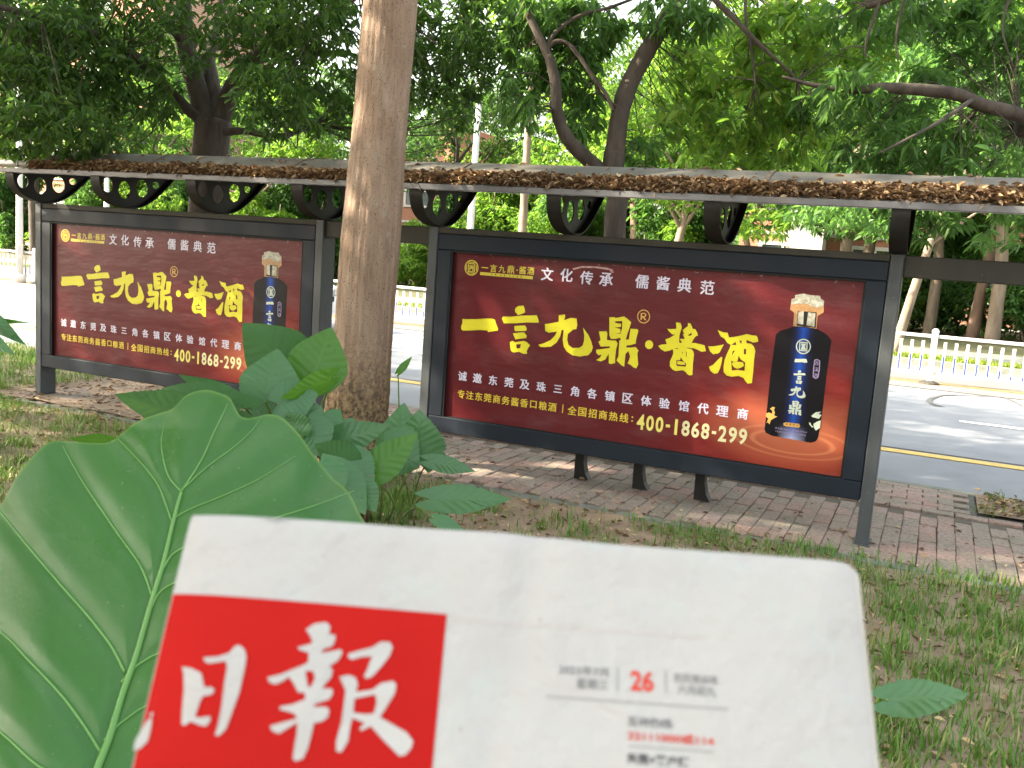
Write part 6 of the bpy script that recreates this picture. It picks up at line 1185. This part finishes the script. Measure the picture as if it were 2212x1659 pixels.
vn = [([(180, 1760), (211, 1660), (238, 1590), (265, 1500), (295, 1415), (328, 1300), (354, 1215), (374, 1130), (392, 1062)], 15, 7), ([(392, 1062), (434, 996), (462, 935), (492, 872)], 4.5, 2),
      ([(295, 1425), (229, 1376), (145, 1279), (78, 1201), (0, 1110), (-60, 1040)], 6, 2.5) if False else ([(270, 1452), (240, 1395), (190, 1330), (145, 1279), (78, 1201), (0, 1105), (-50, 1040)], 5.5, 2.5),
      ([(218, 1625), (180, 1565), (133, 1502), (60, 1424), (0, 1364), (-120, 1290)], 5.5, 2.5), ([(195, 1700), (90, 1659), (0, 1581), (-120, 1500)], 5.5, 2.5),
      ([(330, 1290), (305, 1225), (259, 1159), (215, 1095), (181, 1044), (155, 1000), (135, 962)], 4.5, 2), ([(372, 1128), (345, 1055), (318, 1015), (290, 984), (255, 948)], 3.6, 1.6),
      ([(392, 1062), (365, 1030), (352, 985), (349, 948), (358, 908)], 3.4, 1.6), ([(398, 1054), (446, 1010), (500, 970), (540, 935), (566, 900)], 3.4, 1.6), ([(374, 1120), (415, 1098), (470, 1076), (560, 1035), (640, 985)], 3.6, 1.6),
      ([(350, 1232), (380, 1192), (450, 1166), (560, 1130), (680, 1092), (765, 1060)], 4.5, 2), ([(320, 1330), (350, 1275), (420, 1245), (560, 1210), (740, 1180)], 4.5, 2), ([(262, 1475), (300, 1435), (380, 1400), (560, 1370), (760, 1340)], 5, 2), ([(225, 1600), (270, 1555), (350, 1520), (520, 1560)], 5, 2)]
def big_depth(P):
    x, y = P[:, 0], P[:, 1]; w_ = np.zeros(len(P))
    w_ += 0.020 * np.sin((x - 350) / 210.0 + 0.4) * np.sin((y - 900) / 190.0)
    w_ += 0.007 * np.sin(x / 62.0 + y / 120.0) * np.clip((1150 - y) / 260.0, 0, 1)
    w_ -= 0.030 * np.clip((930 - y) / 90.0, 0, 1) ** 1.6
    w_ -= 0.070 * np.clip((abs(x - 360) - 250) / 300.0, 0, 1) ** 1.7
    w_ -= 0.055 * np.clip((x - 640) / 160.0, 0, 1) ** 1.5
    return w_
LD = 1.10
def big_frame(u, v, w_):
    d = LD + (1450 - v) / FPX * LD * 0.42 - w_         # leans away towards its top
    return px(u, v, d)
P1 = empty('elephant_ear', tuple(on_ground(330, 2600)), 'huge glossy heart shaped leaf on a thick stalk filling the lower left foreground', 'plant')
me = star_leaf('leaf', out_, (330, 1230), vn, 60.0, big_frame, big_depth, M['big_leaf'], rings=100, steps=520, wav=(0.0042, 0.0, 0))
add('leaf', me, P1)
for V_, r0, r1 in vn:
    Vs = spline(V_, 8); W2 = big_depth(Vs); pr = LD / FPX
    pts = [big_frame(p[0], p[1], w_ + 0.0005) for p, w_ in zip(Vs, W2)]
    mb = MB(); mb.tube(pts, np.linspace(r0, r1, len(pts)) * pr * 0.62, 8); add('vein', mb.mesh('vein', [M['vein']], True), P1)
s0 = big_frame(185, 1740, -0.012)
g = P1.location
mb = MB(); mb.tube(spline([s0, s0 + (np.array(g) - s0) * .3 + np.array([0.03, -0.05, 0.04]), s0 + (np.array(g) - s0) * .7 + np.array([.02, -.03, .02]), np.array(g) + [0, 0, -.03]], 8), np.linspace(0.010, 0.022, 25), 12)
add('stalk', mb.mesh('stalk', [M['stalk']], True), P1)
# other leaves: (base px, tip px, half width px, base depth, tip depth, side tilt, material, serration)
def simple_leaf(parent, bpx, tpx, hw_, db, dt, tilt, mk, serr=0.0, heart=0.25, fold=0.05, seed=0, shape=0.42):
    rng = np.random.default_rng(seed); hw_ = hw_ * 1.3; A = px(*bpx, db); Bp = px(*tpx, dt); ax = Bp - A; L = np.linalg.norm(ax); ax /= L
    dm = (db + dt) / 2; wv = hw_ / FPX * dm
    view = -(FW); side = np.cross(ax, view); side /= np.linalg.norm(side); nn_ = np.cross(side, ax)
    c, s = math.cos(tilt), math.sin(tilt); side, nn_ = side * c + nn_ * s, -side * s + nn_ * c
    if nn_[2] < 0 and abs(tilt) > 9: nn_ = -nn_
    out = []; N_ = 44
    for sg in (1, -1):
        rr = []
        for i in range(N_ + 1):
            t = i / N_
            wd = math.sin(math.pi * t ** (shape * 1.6)) ** 0.85 * (1 - 0.25 * t) if 0 < t < 1 else 0
            xx = t * (1 + heart) - heart * (1 - t) ** 6 * 0.0 - heart * (math.sin(min(t * 5, 1) * math.pi) * 0.55)
            xx = t - heart * max(0, 1 - t * 4.0) * (1 if 0 < t else 0) * 0.9
            wob = 1 + serr * (0.5 - abs((t * 17) % 1 - 0.5)) * 2 + rng.normal(0, serr * 0.25)
            rr.append((xx * L, sg * wd * wv * wob))
        out += rr if sg == 1 else rr[::-1][1:-1]
    vs_ = [([(0, 0), (L * .5, 0), (L * .97, 0)], L * 0.018, L * 0.006)]
    for k in range(6):
        x0 = L * (0.06 + k * 0.13)
        for sg in (1, -1): vs_.append(([(x0, 0), (x0 + L * .13, sg * wv * .45), (x0 + L * .22, sg * wv * .85)], L * 0.009, L * 0.004))
    fr = lambda u, v, w_: A + ax * u + side * v + nn_ * w_
    dep = lambda P: -fold * L * 4 * (P[:, 0] / L - 0.35) ** 2 * 0.6 - 0.22 * np.abs(P[:, 1]) * fold * 8 + 0.0022 * np.sin(P[:, 0] / L * 9 + P[:, 1] / L * 6)
    me = star_leaf('leaf', out, (L * .42, 0), vs_, L * 0.10, fr, dep, M[mk], rings=18, steps=176, wav=(0.0022, 0.0, 0))
    return add('leaf', me, parent), A
def stem_to(parent, A, G, r0=0.005, r1=0.009, mk='stalk'):
    G = np.array(G); m_ = A * .5 + G * .5 + np.array([0, 0, 0.06])
    mb = MB(); mb.tube(spline([A, m_, G], 6), np.linspace(r0, r1, 13), 7); return add('stem', mb.mesh('stem', [M[mk]], True), parent)
gA = on_ground(640, 1075); gB = on_ground(760, 1120); gC = on_ground(868, 1125)
pl = empty('broad_leaf_plant', tuple(gA), 'clump of upright blue green elephant ear leaves between the left board and the thick trunk', 'plant', 'broad leaved plants round the trunk')
for i, a in enumerate([((640, 812), (522, 700), 66, 4.3, 4.2, 0.25, 'plant_leaf', .02), ((573, 868), (600, 752), 56, 4.0, 4.05, 0.0, 'plant_leaf', .03), ((672, 826), (716, 706), 54, 4.15, 4.2, -0.1, 'plant_leaf2', .04),
                       ((720, 815), (610, 862), 24, 4.1, 3.9, 0.6, 'plant_leaf2', .03), ((600, 872), (688, 850), 40, 3.95, 4.0, 0.25, 'plant_leaf', .05), ((520, 868), (382, 812), 22, 3.9, 3.9, 0.5, 'plant_leaf', .02), ((560, 905), (610, 860), 42, 4.2, 4.3, 0.1, 'plant_leaf', .02)]):
    o, A = simple_leaf(pl, *a, seed=i); stem_to(pl, A, gA + np.array([random.uniform(-.12, .12), random.uniform(-.1, .1), 0]))
pl = empty('broad_leaf_plant', tuple(on_ground(470, 1080)), 'low spreading plant with ragged leaves below the left board frame', 'plant', 'broad leaved plants round the trunk')
for i, a in enumerate([((430, 905), (246, 856), 42, 3.7, 3.6, 0.5, 'plant_leaf', .10), ((520, 885), (345, 842), 40, 3.85, 3.9, 0.35, 'plant_leaf', .06), ((500, 910), (400, 935), 38, 3.7, 3.6, 0.4, 'plant_leaf', .06), ((240, 952), (150, 948), 12, 3.2, 3.1, 0.3, 'plant_leaf2', .04)]):
    o, A = simple_leaf(pl, *a, seed=20 + i); stem_to(pl, A, np.array(pl.location) + np.array([random.uniform(-.12, .12), random.uniform(-.1, .1), 0]))
pl = empty('nettle_plant', tuple(gB), 'bushy plant with jagged leaves hugging the foot of the thick trunk', 'plant', 'broad leaved plants round the trunk')
for i, a in enumerate([((705, 962), (838, 918), 30, 4.05, 4.0, 0.15, 'plant_leaf', .10), ((742, 905), (690, 985), 40, 4.15, 4.0, 0.2, 'plant_leaf', .10), ((660, 915), (700, 985), 42, 3.95, 3.9, 0.2, 'plant_leaf', .06), ((640, 890), (690, 950), 40, 4.0, 4.0, 0.2, 'plant_leaf', .06),
                       ((760, 1000), (680, 960), 34, 3.9, 3.85, 0.35, 'plant_leaf', .10), ((735, 985), (805, 1065), 44, 3.9, 3.85, 0.3, 'plant_leaf', .10), ((720, 1010), (790, 1110), 38, 3.7, 3.65, 0.4, 'plant_leaf', .08), ((770, 1040), (812, 1105), 28, 3.75, 3.7, 0.2, 'plant_leaf', .10),
                       ((690, 1000), (735, 1080), 40, 3.6, 3.55, 0.4, 'plant_leaf', .06), ((650, 940), (620, 890), 30, 3.9, 3.9, 0.3, 'plant_leaf', .06)]):
    o, A = simple_leaf(pl, *a, seed=40 + i); stem_to(pl, A, gB + np.array([random.uniform(-.15, .15), random.uniform(-.1, .1), 0]))
mb = MB(); mb.tube(spline([px(795, 1000, 4.0), px(797, 1060, 3.95), gB + [0.06, 0.05, -.02]], 6), 0.014, 8); add('stem', mb.mesh('stem', [M['brown_stalk']], True), pl)
pl = empty('nettle_plant', tuple(gC), 'plant right of the trunk, one bright upright leaf and flat jagged leaves reaching right', 'plant', 'broad leaved plants round the trunk')
for i, a in enumerate([((850, 985), (872, 868), 40, 4.5, 4.6, 0.2, 'plant_leaf', .03), ((905, 1000), (905, 885), 46, 4.4, 4.4, 0.1, 'plant_leaf', .09), ((830, 960), (905, 1010), 52, 4.35, 4.3, 0.2, 'plant_leaf', .09), ((792, 1030), (902, 935), 33, 4.0, 4.05, 0.15, 'plant_leaf2', .02),
                       ((928, 1078), (1106, 1078), 26, 3.9, 3.95, 0.15, 'plant_leaf', .10), ((925, 995), (1028, 1018), 16, 4.2, 4.25, 0.2, 'plant_leaf', .05), ((860, 805), (890, 770), 7, 4.5, 4.5, 0.1, 'plant_leaf2', .05), ((940, 1120), (1005, 1148), 14, 3.8, 3.8, 0.5, 'plant_leaf', .04)]):
    o, A = simple_leaf(pl, *a, seed=60 + i); stem_to(pl, A, gC + np.array([random.uniform(-.12, .12), random.uniform(-.08, .1), 0]), 0.003, 0.006)
gD = on_ground(-260, 1180)
pl = empty('willow_leaf_plant', tuple(gD), 'plant at the left edge with narrow drooping leaves in front of the road', 'plant', 'broad leaved plants round the trunk')
for i, a in enumerate([((-60, 660), (50, 742), 17, 2.6, 2.5, 0.2, 'plant_leaf', .0), ((-40, 690), (62, 697), 5, 2.6, 2.55, 0.0, 'plant_leaf2', .0), ((-80, 700), (26, 762), 20, 2.5, 2.4, 0.2, 'plant_leaf', .0)]):
    o, A = simple_leaf(pl, *a, seed=80 + i); stem_to(pl, A, gD)
gE = on_ground(1990, 1590)
pl = empty('seedling', tuple(gE), 'single flat jagged leaf on the grass at the lower right beside the newspaper', 'plant')
o, A = simple_leaf(pl, (1915, 1512), (2102, 1500), 32, 1.98, 2.05, 0.25, 'plant_leaf', .10, seed=90); stem_to(pl, A, gE, 0.003, 0.005)
# tall grass blades close to the paper
bl = [(RNG.uniform(0.0, 0.55), RNG.uniform(-3.75, -3.2), 0.0) for _ in range(46)]
V, F = tufts(np.array(bl), 5, 0.05, 0.15, 0.36, 0.006); add('tall_grass', to_mesh('tall_grass', V, F, M['grass']), kind='stuff', label='long grass blades beside the right edge of the newspaper', cat='grass')

# ------------------------------------------------------------------ folded newspaper held in front of the lens
PO = np.array([0.0219, -5.2410, 1.3908]); PH = np.array([0.90980, 0.41505, -0.00085]); PV = np.array([0.23883, -0.52519, -0.81679]); PN = np.array([0.33945, -0.74291, 0.57694])
def paper_mat():
    m, n, l, b = node_mat('newsprint')
    c = ramp(n, l, noise(n, l, 9, 7), [(0.3, (0.405, 0.405, 0.395)), (0.7, (0.36, 0.36, 0.355))])
    c = mix(n, l, ramp(n, l, noise(n, l, 34, 3), [(0.56, (0, 0, 0)), (0.70, (0.5, 0.5, 0.5))]), c, (0.37, 0.42, 0.40))   # the other side's print shows faintly
    c = mix(n, l, ramp(n, l, noise(n, l, 17, 2), [(0.62, (0, 0, 0)), (0.76, (0.5, 0.5, 0.5))]), c, (0.46, 0.40, 0.37))
    c = mix(n, l, ramp(n, l, noise(n, l, 160, 2), [(0.74, (0, 0, 0)), (0.77, (0.7, 0.7, 0.7))]), c, (0.25, 0.24, 0.22))
    l.new(c, b.inputs['Base Color']); b.inputs['Roughness'].default_value = 0.9; b.inputs['Specular IOR Level'].default_value = 0.1
    bump(n, l, b, noise(n, l, 13, 5), 0.8, 0.012); return m
M['paper'] = paper_mat()
M['paper_edge'] = mat('newsprint edge', (0.60, 0.57, 0.50), (0.50, 0.46, 0.38), 30, 0.9)
M['news_red'] = mat('red newspaper ink', (0.37, 0.0115, 0.0095), (0.32, 0.009, 0.008), 6, 0.8, spec=0.08); M['news_grey'] = flat('grey newspaper ink', (0.11, 0.115, 0.12), 0.7)
M['news_line'] = flat('pale grey rule', (0.24, 0.24, 0.235), 0.8); M['news_ghost'] = flat('print showing through', (0.405, 0.43, 0.42), 0.85); M['news_pink'] = flat('pink print showing through', (0.47, 0.40, 0.395), 0.85)
M['news_num'] = flat('orange red ink', (0.50, 0.045, 0.025), 0.7); M['news_dark'] = flat('dark newspaper ink', (0.04, 0.04, 0.04), 0.7)
def pdisp(a, b_):
    w_ = 0.0035 * math.sin(a * 11 + 0.6) * math.cos(b_ * 9) + 0.0012 * math.sin(a * 31 + b_ * 20)
    w_ -= 0.0025 * max(0, (0.020 - a) / 0.020) ** 2 + 0.0016 * max(0, (a - 0.247) / 0.013) ** 2
    w_ -= 0.0010 * max(0, (0.006 - b_) / 0.006) ** 2 + 0.0018 * math.exp(-((a - 0.135 + b_ * 0.15) / 0.006) ** 2)
    return w_
def pf(a, b_, lift=0.0): return PO + PH * a + PV * b_ + PN * (pdisp(a, b_) + lift)
paper = empty('newspaper', tuple(pf(0.13, 0.12)), 'folded newspaper held up in front, white with a red masthead block at its left', 'newspaper')
def page(name, a0, a1, b0, b1, lift, rcorner, m, wob=0.0, nx=70, ny=60, notch=False):
    V = []; F = []
    for i in range(nx + 1):
        for j in range(ny + 1):
            a = a0 + (a1 - a0) * i / nx; t = j / ny
            top = b0 + wob * math.sin(a * 37) * 0.0006
            if a > a1 - rcorner: top += rcorner - math.sqrt(max(0, rcorner ** 2 - (a - (a1 - rcorner)) ** 2))
            if notch: top += 0.0016 * math.exp(-((a - 0.034) / 0.0035) ** 2) 
            b_ = top + (b1 - top) * t ** 1.15
            V.append(pf(a, b_, lift))
    for i in range(nx):
        for j in range(ny):
            k = i * (ny + 1) + j; F.append((k, k + ny + 1, k + ny + 2, k + 1))
    return add(name, to_mesh(name, V, F, m, smooth=True), paper)
page('front_page', 0.0, 0.2600, 0.0, 0.36, 0.0, 0.0024, M['paper'], 1.0, notch=True)
for i, (da, db_) in enumerate([(0.0008, -0.0007), (0.0016, 0.0003), (0.0024, -0.0004), (0.0031, 0.0008)]):
    page('inner_page', 0.0006 * i, 0.2600 + da, 0.0004 + db_, 0.36, -0.0006 * (i + 1), 0.0030, M['paper_edge'] if i % 2 else M['paper'], 1.5 + i)
# rolled fold at the top: closes the sheets
V = []; F = []; nx = 90
for i in range(nx + 1):
    a = 0.26 * i / nx * 0.975
    for k in range(7):
        th = math.pi * k / 6; q = pf(a, 0.0006 - 0.0013 * math.sin(th), -0.0014 + 0.0014 * math.cos(th)); V.append(q)
    if i:
        for k in range(6): F.append(((i - 1) * 7 + k, i * 7 + k, i * 7 + k + 1, (i - 1) * 7 + k + 1))
add('fold', to_mesh('fold', V, F, M['paper'], smooth=True), paper)
# red block follows the paper surface
V = []; F = []; nx, ny = 50, 50
for i in range(nx + 1):
    for j in range(ny + 1):
        t = j / ny; V.append(pf(0.0004 + (0.10325 - 0.0004) * i / nx, 0.0313 + (0.0008) * i / nx + (0.135 - 0.0313) * t, 0.00025))
for i in range(nx):
    for j in range(ny):
        k = i * (ny + 1) + j; F.append((k, k + ny + 1, k + ny + 2, k + 1))
mast = add('masthead_block', to_mesh('masthead_block', V, F, M['news_red'], smooth=True), paper)
def flip(f): return f
mb = MB()
def news_poly(polys, lift, m=0):
    V, F = poly_mesh([[(a, b_) for a, b_ in p] for p in polys])
    # refine long thin triangles a little by following the surface at each corner
    mb.add([pf(v[0], v[1], lift) for v in V], F, m)
for p in NEWS['ri']: news_poly([p], 0.0006)
news_poly([NEWS['bao'][0], NEWS['bao'][1]], 0.0006); news_poly([NEWS['bao'][2]], 0.0006); news_poly([NEWS['bao'][3], NEWS['bao'][4]], 0.0006)
for p in NEWS['bit']: news_poly([p], 0.0006)
add('masthead_lettering', mb.mesh('masthead_lettering', [M['paper']]), paper)
mb = MB()
fnl = lambda a, b_: pf(a, -b_, 0.0004)
def nt(s, a0, a1, b_, h, m, bold=0.0): put_text(mb, fnl, s, (a0 + a1) / 2, -b_, w=a1 - a0, h=h, m=m, bold=bold)
nt('2023年7月', 0.1457, 0.1638, 0.0488, 0.0034, 0); nt('星期三', 0.1524, 0.1638, 0.0533, 0.0036, 0)
nt('26', 0.1719, 0.1804, 0.0510, 0.0073, 1, 0.03); nt('农历癸卯年', 0.1876, 0.2040, 0.0490, 0.0033, 0); nt('六月初九', 0.1891, 0.2030, 0.0530, 0.0034, 0)
def rect(a0, a1, b0, b1, m):
    n_ = 12; V = []
    for i in range(n_ + 1): a = a0 + (a1 - a0) * i / n_; V += [pf(a, b0, 0.0004), pf(a, b1, 0.0004)]
    mb.add(V, [(2 * i, 2 * i + 2, 2 * i + 3, 2 * i + 1) for i in range(n_)], m)
rect(0.1671, 0.1675, 0.0468, 0.0552, 2); rect(0.1846, 0.1850, 0.0464, 0.0548, 2); rect(0.1414, 0.2072, 0.0585, 0.0589, 2); rect(0.1713, 0.2013, 0.0733, 0.0736, 2)
nt('互动热线:', 0.1709, 0.1873, 0.0651, 0.0032, 0, 0.01); nt('22111000或114', 0.1710, 0.2016, 0.0699, 0.0033, 3, 0.02); nt('东莞+客户端', 0.1708, 0.1924, 0.0775, 0.0036, 4, 0.02)
add('printed_text', mb.mesh('printed_text', [M['news_grey'], M['news_num'], M['news_line'], M['news_num'], M['news_dark']]), paper)
mb = MB()
rect(0.104, 0.200, 0.0335, 0.0338, 1)
add('show_through', mb.mesh('show_through', [M['news_ghost'], M['news_pink']]), paper)
print('tris', sum(len(m.polygons) for m in D.meshes))
